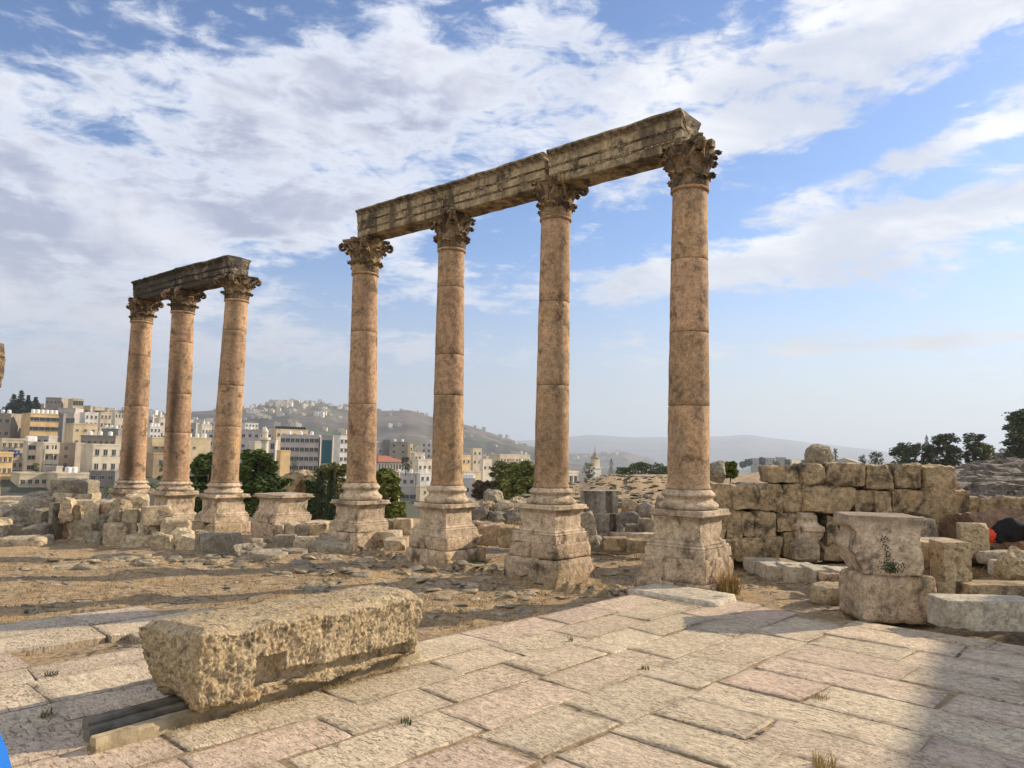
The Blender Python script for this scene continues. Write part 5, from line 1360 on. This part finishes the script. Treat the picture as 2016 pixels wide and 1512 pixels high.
for (x0, y0, x1, y1, lb) in ((1208, 918, 1246, 955, 'low left tree of the dark grove beyond the earth mound'), (1236, 908, 1286, 955, 'tallest middle tree of the dark grove beyond the earth mound'), (1274, 910, 1316, 955, 'right tree of the dark grove beyond the earth mound'), (1300, 918, 1336, 955, 'low tree at the right end of the dark grove, half behind the right column')):
    tree(x0, y0, x1, y1, 118, lb, 'leaf_dark', n=1900, group='dark grove beyond the mound')
tree(1424, 907, 1452, 946, 18.3, 'bright green bush on the wall top beside the round boulder', 'leaf_bright', name='bush', cat='bush', n=1300, leaf=.045)
RG = 'trees on the ridge at the right'
for (x0, y0, x1, y1, lb, kd, mt, nn) in ((1690, 893, 1706, 918, 'tiny dark tree at the left end of the right ridge', 'round', 'leaf_pine', 500), (1708, 887, 1740, 920, 'airy small tree left of the ridge grove', 'round', 'leaf_pine', 700),
  (1752, 870, 1808, 925, 'low dark tree at the left of the ridge grove', 'round', 'leaf_pine', 2600), (1788, 872, 1842, 928, 'dark tree under the cypress tip in the ridge grove', 'round', 'leaf_pine', 2400),
  (1832, 850, 1896, 928, 'tall round dark tree in the middle of the ridge grove', 'round', 'leaf_pine', 3200), (1896, 848, 1946, 925, 'tall dark tree at the right of the ridge grove', 'round', 'leaf_pine', 2600),
  (1912, 868, 1962, 925, 'paler green tree at the right foot of the ridge grove', 'round', 'leaf_olive', 1900), (1820, 856, 1830, 888, 'thin cypress tip rising above the ridge grove', 'cypress', 'leaf_cypress', 500),
  (1966, 880, 1990, 910, 'small dark tree between the ridge grove and the tall pine', 'round', 'leaf_pine', 700), (1640, 880, 1650, 912, 'small dark tree right of the boulder on the wall', 'round', 'leaf_pine', 400)):
    tree(x0, y0, x1, y1, 88, lb, mt, name='cypress_tree' if kd == 'cypress' else 'tree', kind=kd, n=nn, group=RG)
tree(1984, 810, 2046, 915, 80, 'tall open umbrella pine at the right edge of the photo', 'leaf_pine', name='pine_tree', kind='pine', n=4200, leaf=.22)
CG = 'dark conifers on the town skyline'
for (x0, y0, x1, y1, lb) in ((8, 774, 40, 825, 'dark conifer at the left of the skyline trees'), (22, 766, 54, 825, 'tallest dark conifer of the skyline trees'), (42, 776, 64, 822, 'dark conifer right of the tallest one'), (54, 780, 82, 822, 'bushy dark conifer at the right of the skyline trees')):
    tree(x0, y0, x1, y1, 395, lb, 'leaf_cypress', name='conifer_tree', kind='conifer', n=1400, group=CG, leaf=.8)
tree(4, 792, 78, 825, 398, 'low dark tree mass under the skyline conifers', 'leaf_cypress', n=2200, leaf=.9)
tree(786, 898, 812, 930, 255, 'dark tree in the town right of the red roof', 'leaf_cypress', n=900)
tree(236, 800, 246, 815, 380, 'tiny dark tree on the roofline left of the far left column', 'leaf_cypress', n=400)
tree(570, 898, 586, 925, 245, 'dark tree before the long grey building', 'leaf_dark', n=700)
tree(60, 910, 78, 935, 196, 'small dark tree below the balconies', 'leaf_dark', n=700)

# ---------------------------------------------------------------- ruined vault behind the trees
for (x0, y0, x1, y1) in ((1465, 903, 1482, 918), (1494, 899, 1508, 918), (1545, 904, 1556, 918), (1575, 906, 1592, 920), (1455, 908, 1470, 922), (1520, 908, 1535, 922)):
    tree(x0, y0, x1, y1, 760, 'hazy tree among the houses of the far ridge hamlet', 'leaf_pine', n=350, group='trees of the far ridge hamlet', leaf=1.0)
def vault():
    d = 66; k = F / d; c = U(592, 985, d); m = MB(); N = 26; hw = 42 / k; Hh = 55 / k
    root = empty('ruined_vault', c, 'ruined stone vault with an arched hollow behind the empty pedestal', 'ruin')
    V, Fc = boxgrid(44, 8, 34); vs = []
    for v in V:
        x, y, z = v[0] * hw, v[1] * 1.6, (v[2] + 1) / 2 * Hh
        if z > Hh * .5: x *= 1 - .25 * ((z / Hh - .5) * 2) ** 2
        z *= 1 - .16 * abs(v[0]) ** 2
        inside = ((x - hw * .25) / (hw * .52)) ** 2 + (z / (Hh * .78)) ** 2
        if v[1] < .0 and inside < 1: y += 1.9 * (1 - inside) ** .4
        p = Vector((x, y, z)); p += noise.noise_vector(p * .9) * .35 + noise.noise_vector(p * 2.3) * .18; vs.append(p)
    mesh('masonry', vs, Fc, 'wall_stone', root, smooth=False)
vault()

# ---------------------------------------------------------------- town
def windowmesh(w, h, mat='window_glass', frame='wall_white'):
    m = MB(); t = .12
    m.box((0, -.02, 0), (w / 2, .04, h / 2), 0)
    m.box((0, -.07, -h / 2 - t / 2), (w / 2 + .15, .12, t / 2), 1); m.box((0, -.06, h / 2 + t / 2), (w / 2 + .08, .08, t / 2), 1)
    m.box((0, -.08, 0), (.04, .02, h / 2), 1)
    me = bpy.data.meshes.new('window'); me.from_pydata(m.v, [], m.f); me.materials.append(MATS[mat]); me.materials.append(MATS[frame]); me.polygons.foreach_set('material_index', m.m); me.update(); return me
WM = {}
def win(parent, x, z, w, h, mat='window_glass', y=0, frame='wall_grey', name='window'):
    key = (round(w, 1), round(h, 1), mat, frame)
    if key not in WM: WM[key] = windowmesh(*key)
    o = bpy.data.objects.new(name, WM[key]); C.objects.link(o); o.parent = parent; o.location = (x, y, z); return o
def tank(parent, x, y, z, mat='tank_white', r=.65, h=1.4, name='water_tank'):
    m = MB(); m.tube([(0, 0, .25), (0, 0, .3), (0, 0, h + .2), (0, 0, h + .35)], [r * .9, r, r, r * .4], 12)
    for a in (-1, 1):
        for b in (-1, 1): m.box((a * r * .55, b * r * .55, .12), (.05, .05, .13))
    o = m.build(name, mat, parent, smooth=False); o.location = (x, y, z); return o
def bld(x0, y0, x1, y1, d, wall, label, nc=0, nr=0, yaw=None, depth=None, tanks=0, tmat='tank_white', balc=0, wpx=None, wh=None, cat='building', name='building', glass='window_glass', skirt=14, parapet=True, roofhut=False, group=None, rows=None):
    k = F / d; c = U((x0 + x1) / 2, y1, d); top = U((x0 + x1) / 2, y0, d)
    w = (x1 - x0) / k; h = top.z - c.z; az = math.atan2(c.x, c.y)
    if yaw is None: yaw = 8 if wall in ('lilac', 'grey', 'brown', 'darkgrey') else 46
    rz = R(yaw); dep = depth or max(5, w * .5); sn = math.sin(rz + az); dep = min(dep, max(2.0, w * .28 / max(abs(sn), .15)))
    ww = (w * math.cos(az) - dep * abs(sn)) / math.cos(rz + az)
    c.x += dep * sn / 2 / math.cos(az)
    root = empty(name, (c.x, c.y, c.z), label, cat, group, rz)
    m = MB(); m.box((0, dep / 2, (h - skirt) / 2), (ww / 2, dep / 2, (h + skirt) / 2))
    m.build('walls', 'wall_' + wall, root)
    if parapet:
        m = MB(); t = .18; ph = .45
        m.box((0, t / 2 - .1, h + ph / 2), (ww / 2 + .1, t / 2, ph / 2)); m.box((0, dep - t / 2 + .1, h + ph / 2), (ww / 2 + .1, t / 2, ph / 2))
        for s in (-1, 1): m.box((s * (ww / 2 - t / 2 + .1), dep / 2, h + ph / 2), (t / 2, dep / 2 - t + .09, ph / 2))
        m.build('parapet', 'wall_' + wall, root)
    if nc and nr:
        fl = h / nr
        for r_ in range(nr):
            for q in range(nc):
                x = -ww / 2 + ww * (q + .5) / nc; z = h - fl * (r_ + .5); a = wpx or min(1.25, ww / nc * .42); b = wh or min(1.2, fl * .38)
                win(root, x, z, a, b, glass)
    for b in range(balc):
        fl = h / balc; z = h - fl * (b + .95); m = MB()
        m.box((0, -.75, z), (ww / 2 * .9, .75, .1)); m.box((0, -1.45, z + .6), (ww / 2 * .9, .06, .5)); m.box((-ww * .45 + .08, -.72, z + .6), (.07, .65, .5)); m.box((ww * .45 - .08, -.72, z + .6), (.07, .65, .5))
        for s in (-.45, .12, .45): m.box((ww * s, -1.3, z + fl / 2 + .05), (.12, .12, fl / 2 - .16))
        m.build('balcony', 'wall_' + wall, root)
        for s in (-.28, .25): win(root, ww * s, z + fl * .5, ww * .28, fl * .5, glass)
    for t in range(tanks): tank(root, -ww / 2 + ww * (t + .7) / (tanks + .4), 1.4, h, tmat)
    if roofhut:
        m = MB(); m.box((ww * .15, dep * .55, h + 1.2), (ww * .16, dep * .18, 1.2)); m.build('stair_hut', 'wall_' + wall, root)
    return root, ww, h
def town():
    b = bld
    b(-24, 893, 21, 960, 188, 'yellow', 'yellow apartment block at the left edge, lowest row of the town', 3, 3, depth=10)
    r, w, h = b(-20, 866, 43, 945, 204, 'beige', 'beige block with a blue sign above the yellow one at the left edge', 4, 4, depth=10)
    m = MB(); m.box((0, 0, 0), (1.35, .06, .6), 0)
    for q in (-1, 0, 1): m.box((q * .7, -.075, .12), (.24, .012, .08), 1)
    m.box((0, -.075, -.2), (.7, .012, .06), 1)
    s = m.build('shop_sign', ['sign_blue', 'tank_white'], r); s.location = (w * .5 - 2.4, -.2, h - 3.4)
    b(42, 871, 68, 930, 202, 'cream', 'pale narrow block with roof tanks beside the balconies', 1, 3, tanks=4, depth=8, wpx=1.6)
    b(66, 873, 111, 934, 199, 'cream', 'pale block with long open balconies on two floors', balc=3, depth=9)
    b(108, 874, 162, 940, 207, 'brown', 'blank grey brown party wall right of the balconies', 1, 4, depth=10, wpx=.8)
    b(156, 877, 246, 932, 200, 'cream', 'wide cream block with large white panels left of the far left column', 4, 2, depth=10, wh=1.5)
    b(16, 934, 90, 990, 184, 'beige', 'low stained beige house behind the left heap', 4, 2, depth=9, wpx=.8, wh=.9)
    r, w, h = b(88, 934, 172, 990, 182, 'beige', 'low beige house with a large lattice window and two white tanks', 0, 0, depth=9, tanks=0)
    g = MB(); g.box((0, 0, 0), (1.75, .05, 1.6), 0)
    for q in range(7): g.box((-1.6 + q * .53, -.07, 0), (.04, .03, 1.6), 1)
    for q in range(5): g.box((0, -.075, -1.4 + q * .7), (1.75, .025, .04), 1)
    o = g.build('lattice_window', ['window_glass', 'wall_grey'], r); o.location = (-w / 2 + 2.2, -.02, h - 2.4)
    win(r, w * .12, h - 1.4, .9, .7); win(r, w * .36, h - 1.3, 1.2, .5)
    tank(r, -w * .13, 1.2, h, r=.75, h=1.5); tank(r, .3, 1.2, h, r=.75, h=1.5)
    b(84, 921, 122, 938, 190, 'grey', 'small roof hut behind the lattice window house', 1, 1, depth=5, yaw=5)
    b(172, 930, 246, 992, 196, 'darkgrey', 'dark shop front with white awning boxes left of the far left column', 3, 3, depth=8)
    b(-24, 816, 40, 866, 262, 'brown', 'grey brown upper block at the left edge with roof tanks', 3, 2, tanks=3, depth=12)
    b(38, 816, 114, 872, 260, 'yellow', 'long yellow upper block with a row of white tanks on its roof', 5, 3, tanks=6, depth=12, wpx=1.8)
    b(112, 817, 126, 876, 258, 'darkgrey', 'narrow dark stair block beside the long yellow block', depth=10)
    b(124, 836, 190, 880, 250, 'sand', 'blank sand coloured block with tiny windows high on the wall', 3, 2, depth=10, wpx=.7, wh=.5)
    b(118, 815, 156, 842, 274, 'grey', 'block with a blue glass balcony above the blank sand coloured block', 2, 1, glass='blue_glass', depth=10, wpx=3, wh=2)
    b(154, 814, 192, 842, 282, 'white', 'white block right of the blue glass balcony', 3, 2, depth=10)
    b(58, 861, 113, 876, 232, 'grey', 'low grey hut in front of the long yellow block', 3, 1, depth=6)
    b(158, 860, 246, 884, 236, 'brown', 'low rough roof level with satellite dishes', 6, 1, tanks=3, depth=8)
    b(184, 813, 216, 876, 300, 'beige', 'tall narrow beige block with arched windows near the far left column', 3, 4, depth=12)
    b(198, 846, 246, 878, 292, 'darkgrey', 'dark grey sloping roofed house beside the far left column', tanks=3, depth=10)
    b(88, 784, 134, 816, 425, 'brown', 'tall grey brown block on the skyline', 4, 2, depth=14, parapet=True)
    b(132, 786, 163, 816, 423, 'sand', 'sandy half finished block on the skyline right of the grey brown one', 2, 2, depth=14, wpx=2.5, wh=2.5)
    b(72, 796, 92, 816, 440, 'grey', 'small grey house left of the tall skyline block', 1, 1)
    b(113, 805, 164, 824, 360, 'lilac', 'bluish glazed upper storey below the skyline blocks', 5, 1, glass='blue_glass', depth=10)
    b(162, 800, 184, 820, 430, 'grey', 'square grey skyline house right of the sandy block', 1, 1)
    b(181, 802, 206, 820, 428, 'cream', 'white skyline house with a row of small arches', 6, 1, wpx=.8, wh=1.5)
    b(205, 804, 226, 822, 426, 'beige', 'plain skyline house near the far left column', 1, 1)
    b(214, 809, 248, 850, 380, 'cream', 'cream arcaded house left of the far left column', 4, 2, depth=12)
    b(172, 818, 214, 846, 330, 'sand', 'sand coloured house with arched windows in the middle rows', 4, 2, depth=12)
    b(284, 863, 330, 900, 262, 'sand', 'long blank sand coloured wall between the far left and middle columns', 2, 1, wpx=1.2, wh=.5, depth=10)
    b(326, 863, 414, 900, 258, 'sand', 'blank sand coloured block behind the middle far column', 1, 1, wpx=.8, wh=.6, tanks=4, depth=10)
    b(284, 894, 332, 960, 222, 'old', 'old rubble stone house with one square window between the far columns', 1, 2, wpx=1.4, wh=1.4, depth=10)
    b(301, 824, 334, 866, 385, 'cream', 'cream house on the slope between the far left and middle columns', 2, 2, depth=12)
    b(282, 822, 306, 850, 400, 'lilac', 'bluish shaded house beside the far left column', 2, 2)
    b(286, 841, 316, 866, 330, 'white', 'white house with water tanks between the far columns', 3, 2, tanks=3)
    b(370, 834, 390, 860, 380, 'grey', 'grey shaded house right of the middle far column', 1, 1)
    b(388, 837, 416, 862, 370, 'cream', 'cream house with a wide window right of the middle far column', 3, 1, tanks=2)
    b(406, 852, 446, 880, 300, 'lilac', 'grey lilac house touching the right far column', 2, 2)
    b(472, 848, 542, 888, 335, 'lilac', 'grey lilac block behind the round minaret', 5, 2, tanks=2)
    b(474, 834, 508, 850, 420, 'white', 'white block with windows above the round minaret', 4, 2)
    b(524, 847, 606, 866, 340, 'sand', 'long penthouse with a row of black tanks on its roof', 6, 1, tanks=11, tmat='tank_black', depth=9)
    b(488, 871, 530, 905, 262, 'cream', 'low prayer hall beside the round minaret', 2, 1, depth=9, wpx=.8)
    b(528, 869, 545, 925, 252, 'lilac', 'narrow pale block with arched windows right of the round minaret', 1, 3, wpx=1.1, wh=1.8, depth=8)
    b(543, 889, 570, 930, 246, 'yellow', 'small yellow walled house right of the round minaret', 0, 0, depth=8)
    b(550, 858, 634, 930, 275, 'lilac', 'long grey building with a grid of windows between the column groups', 8, 4, tanks=3, depth=12, wpx=1.4, wh=1.3)
    r, w, h = b(630, 859, 658, 930, 272, 'grey', 'grey stair tower with a tall teal glass panel', 0, 0, depth=12)
    m = MB(); m.box((0, 0, 0), (1.7, .06, 4.2)); o = m.build('glass_panel', 'teal_glass', r); o.location = (0, -.08, h - 5.6)
    b(655, 860, 698, 930, 268, 'white', 'pale apartment block right of the teal glass panel', 4, 4, depth=12, wpx=1.0, wh=1.1)
    # red roofed hall
    r, w, h = b(724, 909, 796, 930, 322, 'cream', 'hall with a red hipped roof behind the first gap of the four columns', 9, 1, depth=14, parapet=False, wpx=1.0, wh=2.4)
    m = MB(); ov = .8; m.add([(-w / 2 - ov, -ov, h), (w / 2 + ov, -ov, h), (w / 2 + ov, 14 + ov, h), (-w / 2 - ov, 14 + ov, h), (-w / 2 + 5, 7, h + 2.6), (w / 2 - 5, 7, h + 2.6)], [(0, 1, 5, 4), (1, 2, 5), (2, 3, 4, 5), (3, 0, 4), (3, 2, 1, 0)]); m.build('roof', 'roof_red', r)
    b(734, 871, 756, 905, 400, 'white', 'white tower block above the red roof', 1, 1, depth=8, wpx=1)
    b(753, 868, 768, 905, 398, 'darkgrey', 'dark slot of a tower block beside the white one', 0, 0, depth=8)
    b(766, 871, 802, 908, 390, 'brown', 'grey brown apartment block right of the white tower', 2, 3, tanks=2, depth=10)
    b(802, 876, 812, 908, 388, 'sand', 'sunlit end wall of the grey brown apartment block', 1, 2, depth=8, wpx=.8)
    b(776, 934, 817, 962, 262, 'lilac', 'shaded pale block with two windows between the first and second of the four columns', 3, 1, depth=10, tanks=3)
    b(815, 933, 856, 970, 264, 'white', 'sunlit white block with two windows left of the second column', 3, 2, depth=10, tanks=1)
    b(776, 960, 820, 1000, 250, 'grey', 'shop with a grey awning below the shaded pale block', 3, 1, depth=8, wpx=2.2, wh=2)
    b(818, 959, 846, 1000, 246, 'beige', 'narrow beige house below the sunlit white block', 1, 2, depth=8, wpx=.8, wh=.8)
    b(812, 906, 850, 934, 310, 'cream', 'cream terraced house left of the second column', 3, 1, depth=10, tanks=1)
    b(808, 893, 836, 910, 360, 'beige', 'beige house above the cream terraced house', 3, 1)
    b(902, 898, 926, 940, 330, 'yellow', 'yellow ended house right of the second column', 2, 2, depth=9, wpx=.9)
    b(900, 930, 947, 946, 280, 'sand', 'yellowish terrace roof right of the second column', 0, 0, depth=9)
    b(900, 944, 934, 985, 240, 'lilac', 'low house with a cluster of white tanks right of the second column', 1, 1, tanks=5, depth=8)
    b(924, 884, 948, 918, 380, 'beige', 'brown roofed block above the yellow ended house', 2, 2)
    b(944, 906, 968, 935, 350, 'cream', 'small cream house left of the olive trees', 2, 1)
    r, w, h = b(962, 896, 1044, 916, 425, 'beige', 'long low beige building above the olive trees', 10, 1, depth=12, wpx=1.2, wh=1.2)
    b(1106, 931, 1138, 955, 165, 'cream', 'small cream pavilion right of the third column', 2, 1, depth=6, wpx=1.0, wh=1.3)
    b(1478, 903, 1500, 925, 820, 'grey', 'hazy house left of the far ridge hamlet', 2, 1); b(1502, 902, 1526, 922, 800, 'grey', 'hazy two storey house in the far ridge hamlet', 3, 2)
    b(1527, 901, 1548, 922, 790, 'brown', 'hazy tower like house in the far ridge hamlet', 2, 2); b(1552, 905, 1576, 922, 800, 'beige', 'hazy low house right of the tower like one', 3, 1)
    r, w, h = b(1672, 912, 1704, 925, 150, 'white', 'white gable roofed house on the right ridge', 1, 1, depth=6, parapet=False)
    m = MB(); m.add([(-w / 2, -.3, h), (w / 2, -.3, h), (w / 2, 6.3, h), (-w / 2, 6.3, h), (-w / 2, 3, h + 1.0), (w / 2, 3, h + 1.0)], [(0, 1, 5, 4), (1, 2, 5), (2, 3, 4, 5), (3, 0, 4)]); m.build('roof', 'wall_grey', r)
    b(1956, 898, 1986, 915, 95, 'darkgrey', 'dark shed roof between ridge trees at the right', 0, 0, depth=4)
    # round minaret
    d = 245; c = U(520, 900, d); k = F / d; root = empty('minaret', c, 'round cream minaret with a conical cap left of the long grey building', 'minaret')
    def Z(y): return U(520, y, d).z - c.z
    for nm, prof in (('shaft', [(1.05, -12), (1.05, Z(872)), (1.3, Z(868))]), ('gallery', [(1.3, Z(868)), (1.75, Z(866)), (1.75, Z(861)), (1.6, Z(861))]), ('lantern', [(.95, Z(863)), (.95, Z(851)), (1.1, Z(850))]), ('cone', [(1.1, Z(850)), (.05, Z(839))])):
        m = MB(); vs = []; fs = []; seg = 16
        for r_, z in prof:
            for q in range(seg): a = 6.28318 * q / seg; vs.append((math.cos(a) * r_, math.sin(a) * r_, z))
        for i in range(len(prof) - 1):
            for q in range(seg): fs.append((i * seg + q, i * seg + (q + 1) % seg, (i + 1) * seg + (q + 1) % seg, (i + 1) * seg + q))
        fs.append(tuple((len(prof) - 1) * seg + q for q in range(seg))); m.add(vs, fs); m.build(nm, 'wall_cream', root)
    # square minaret
    d = 150; c = U(1171, 955, d); root = empty('minaret', c, 'square pale minaret with a spired cap seen beyond the earth mound', 'minaret', rz=R(38))
    def Z(y): return U(1171, y, d).z - c.z
    m = MB(); m.box((0, 0, (Z(922) - 8) / 2), (.88, .88, (Z(922) + 8) / 2)); m.box((0, 0, Z(921)), (1.0, 1.0, .12)); m.build('shaft', 'wall_white', root)
    m = MB(); m.box((0, 0, (Z(902) + Z(920)) / 2), (.68, .68, (Z(902) - Z(920)) / 2)); m.build('upper_stage', 'wall_cream', root)
    m = MB(); m.tube([(0, 0, Z(902)), (0, 0, Z(901)), (0, 0, Z(897)), (0, 0, Z(892)), (0, 0, Z(889)), (0, 0, Z(877))], [1.0, .95, .5, .36, .1, .03], 10); m.build('cap', 'wall_brown', root)
    # stone tower ruin by the bright tree
    d = 120; c = U(772, 1000, d); m = MB(); vs, fs = rockverts(1.1, 1.1, 4, 77, .4, .0, (8, 8, 16))
    o = mesh('ruined_tower', vs, fs, 'wall_stone', smooth=False); o.location = (c.x, c.y, U(772, 928, d).z - 4); tag(o, 'narrow ruined stone tower between the first two of the four columns', 'ruin')
    # pole on the far hill crest
    p = U(594, 803, 1850); m = MB(); m.tube([(0, 0, -8), (0, 0, 14)], [1.0, .5], 5); o = m.build('antenna_mast', 'metal_dark'); o.location = p; tag(o, 'thin mast on the crest of the far hill', 'mast')
town()

def fillers():
    rs = random.Random(21); protos = []
    cols_ = ['cream', 'beige', 'white', 'grey', 'sand', 'lilac', 'brown']
    def proto(w, dp, h, wall, nc, nr):
        root = empty('house', (0, 0, 0)); m = MB(); m.box((0, dp / 2, h / 2 - 6), (w / 2, dp / 2, h / 2 + 6)); m.box((-w * .2, dp * .5, h + .9), (w * .15, dp * .2, .9)); m.build('walls', 'wall_' + wall, root)
        for r_ in range(nr):
            for q in range(nc): win(root, -w / 2 + w * (q + .5) / nc, h - (r_ + .5) * h / nr, 1.3, 1.2)
        tank(root, w * .3, 2, h)
        return root
    for i in range(7): protos.append(proto(9 + 2.2 * i % 7, 9, 6 + (i % 3) * 3, cols_[i], 3 + i % 2, 2 + i % 3))
    used = [False] * 7
    ZN = ((235, 'left of every column'), (300, 'behind the far left column'), (330, 'right of the far left column'), (420, 'behind the middle far column'), (475, 'behind the right far column'), (540, 'above the round minaret'), (600, 'above the long penthouse'), (680, 'above the teal glass panel'), (740, 'beside the leftmost tall column'), (850, 'above the red roof'), (915, 'behind the orange topped column'), (1050, 'above the olive trees'), (1120, 'behind the reddish column'), (1160, 'right of the reddish column'), (1240, 'near the square minaret'), (9999, 'above the dark grove'))
    CN = {'cream': 'cream', 'beige': 'beige', 'white': 'white', 'grey': 'grey', 'sand': 'sandy', 'lilac': 'greyish lilac', 'brown': 'brownish'}
    def place(u, r, zoff, lab, grp, withparts=True, sc_=1):
        x = (u - 1008) / F * r; y = r; z = terrain_h(x, y) + zoff; i = rs.randrange(7); src = protos[i]
        if withparts:
            o = src.copy(); C.objects.link(o)
            for ch in src.children: c = ch.copy(); C.objects.link(c); c.parent = o
        else:
            wl = [c for c in src.children if c.name.startswith('walls')][0]; o = bpy.data.objects.new('house', wl.data); C.objects.link(o)
        o.name = 'house'; o.location = (x, y, z); o.rotation_euler = (0, 0, R(rs.uniform(-10, 45))); o.scale = (sc_, sc_, sc_ * rs.uniform(.8, 1.2)); 
        zone = [t for lim, t in ZN if u < lim][0]; tag(o, '%s %s house %s, %s' % ('broad' if i % 2 else 'narrow', CN[cols_[i]], lab, zone), 'house', grp)
    n = 0
    for _ in range(110):
        u = rs.uniform(180, 1060); r = rs.uniform(400, 880)
        place(u, r, 0, ('high' if r > 640 else 'low') + ' in the crowded town', 'houses on the lower town slope', r < 650); n += 1
    for _ in range(6): place(rs.uniform(150, 240), rs.uniform(450, 500), -7, 'on the town skyline', 'houses on the upper left skyline', False)
    # far hillside quarter
    for _ in range(230):
        if rs.random() < .75: u = rs.gauss(560, 55)
        else: u = rs.uniform(480, 1040)
        r = rs.uniform(1250, 1840) if rs.random() < .8 else rs.uniform(950, 1300)
        place(u, r, 0, 'on the far hillside, ' + ('upper part' if r > 1650 else 'middle part' if r > 1400 else 'foot'), 'tiny houses on the far hillside', False, rs.uniform(.4, .75))
    for _ in range(20): place(rs.uniform(480, 680), rs.uniform(1850, 1900), 0, 'on the crest of the far hill', 'tiny houses on the far hill crest', False, .7)
    for _ in range(26): place(rs.uniform(1110, 1330), rs.uniform(3000, 3550), 0, 'on the hazy second ridge', 'tiny houses on the second ridge', False, 1.3)
    for p in protos:
        for ch in list(p.children): bpy.data.objects.remove(ch)
        bpy.data.objects.remove(p)
fillers()

# ---------------------------------------------------------------- haze
def haze():
    m = bpy.data.materials.new('haze_air'); m.use_nodes = True; n = m.node_tree.nodes; n.clear()
    out = n.new('ShaderNodeOutputMaterial'); v = n.new('ShaderNodeVolumePrincipled'); m.node_tree.links.new(v.outputs[0], out.inputs['Volume'])
    v.inputs['Color'].default_value = (.70, .82, 1.0, 1); v.inputs['Density'].default_value = .00017; v.inputs['Anisotropy'].default_value = .2
    MATS['haze_air'] = m; mb = MB(); mb.box((0, 0, 120), (14800, 14800, 290)); o = mb.build('haze', 'haze_air'); tag(o, 'thin pale haze over the valley and hills', 'haze', kind='stuff')
haze()
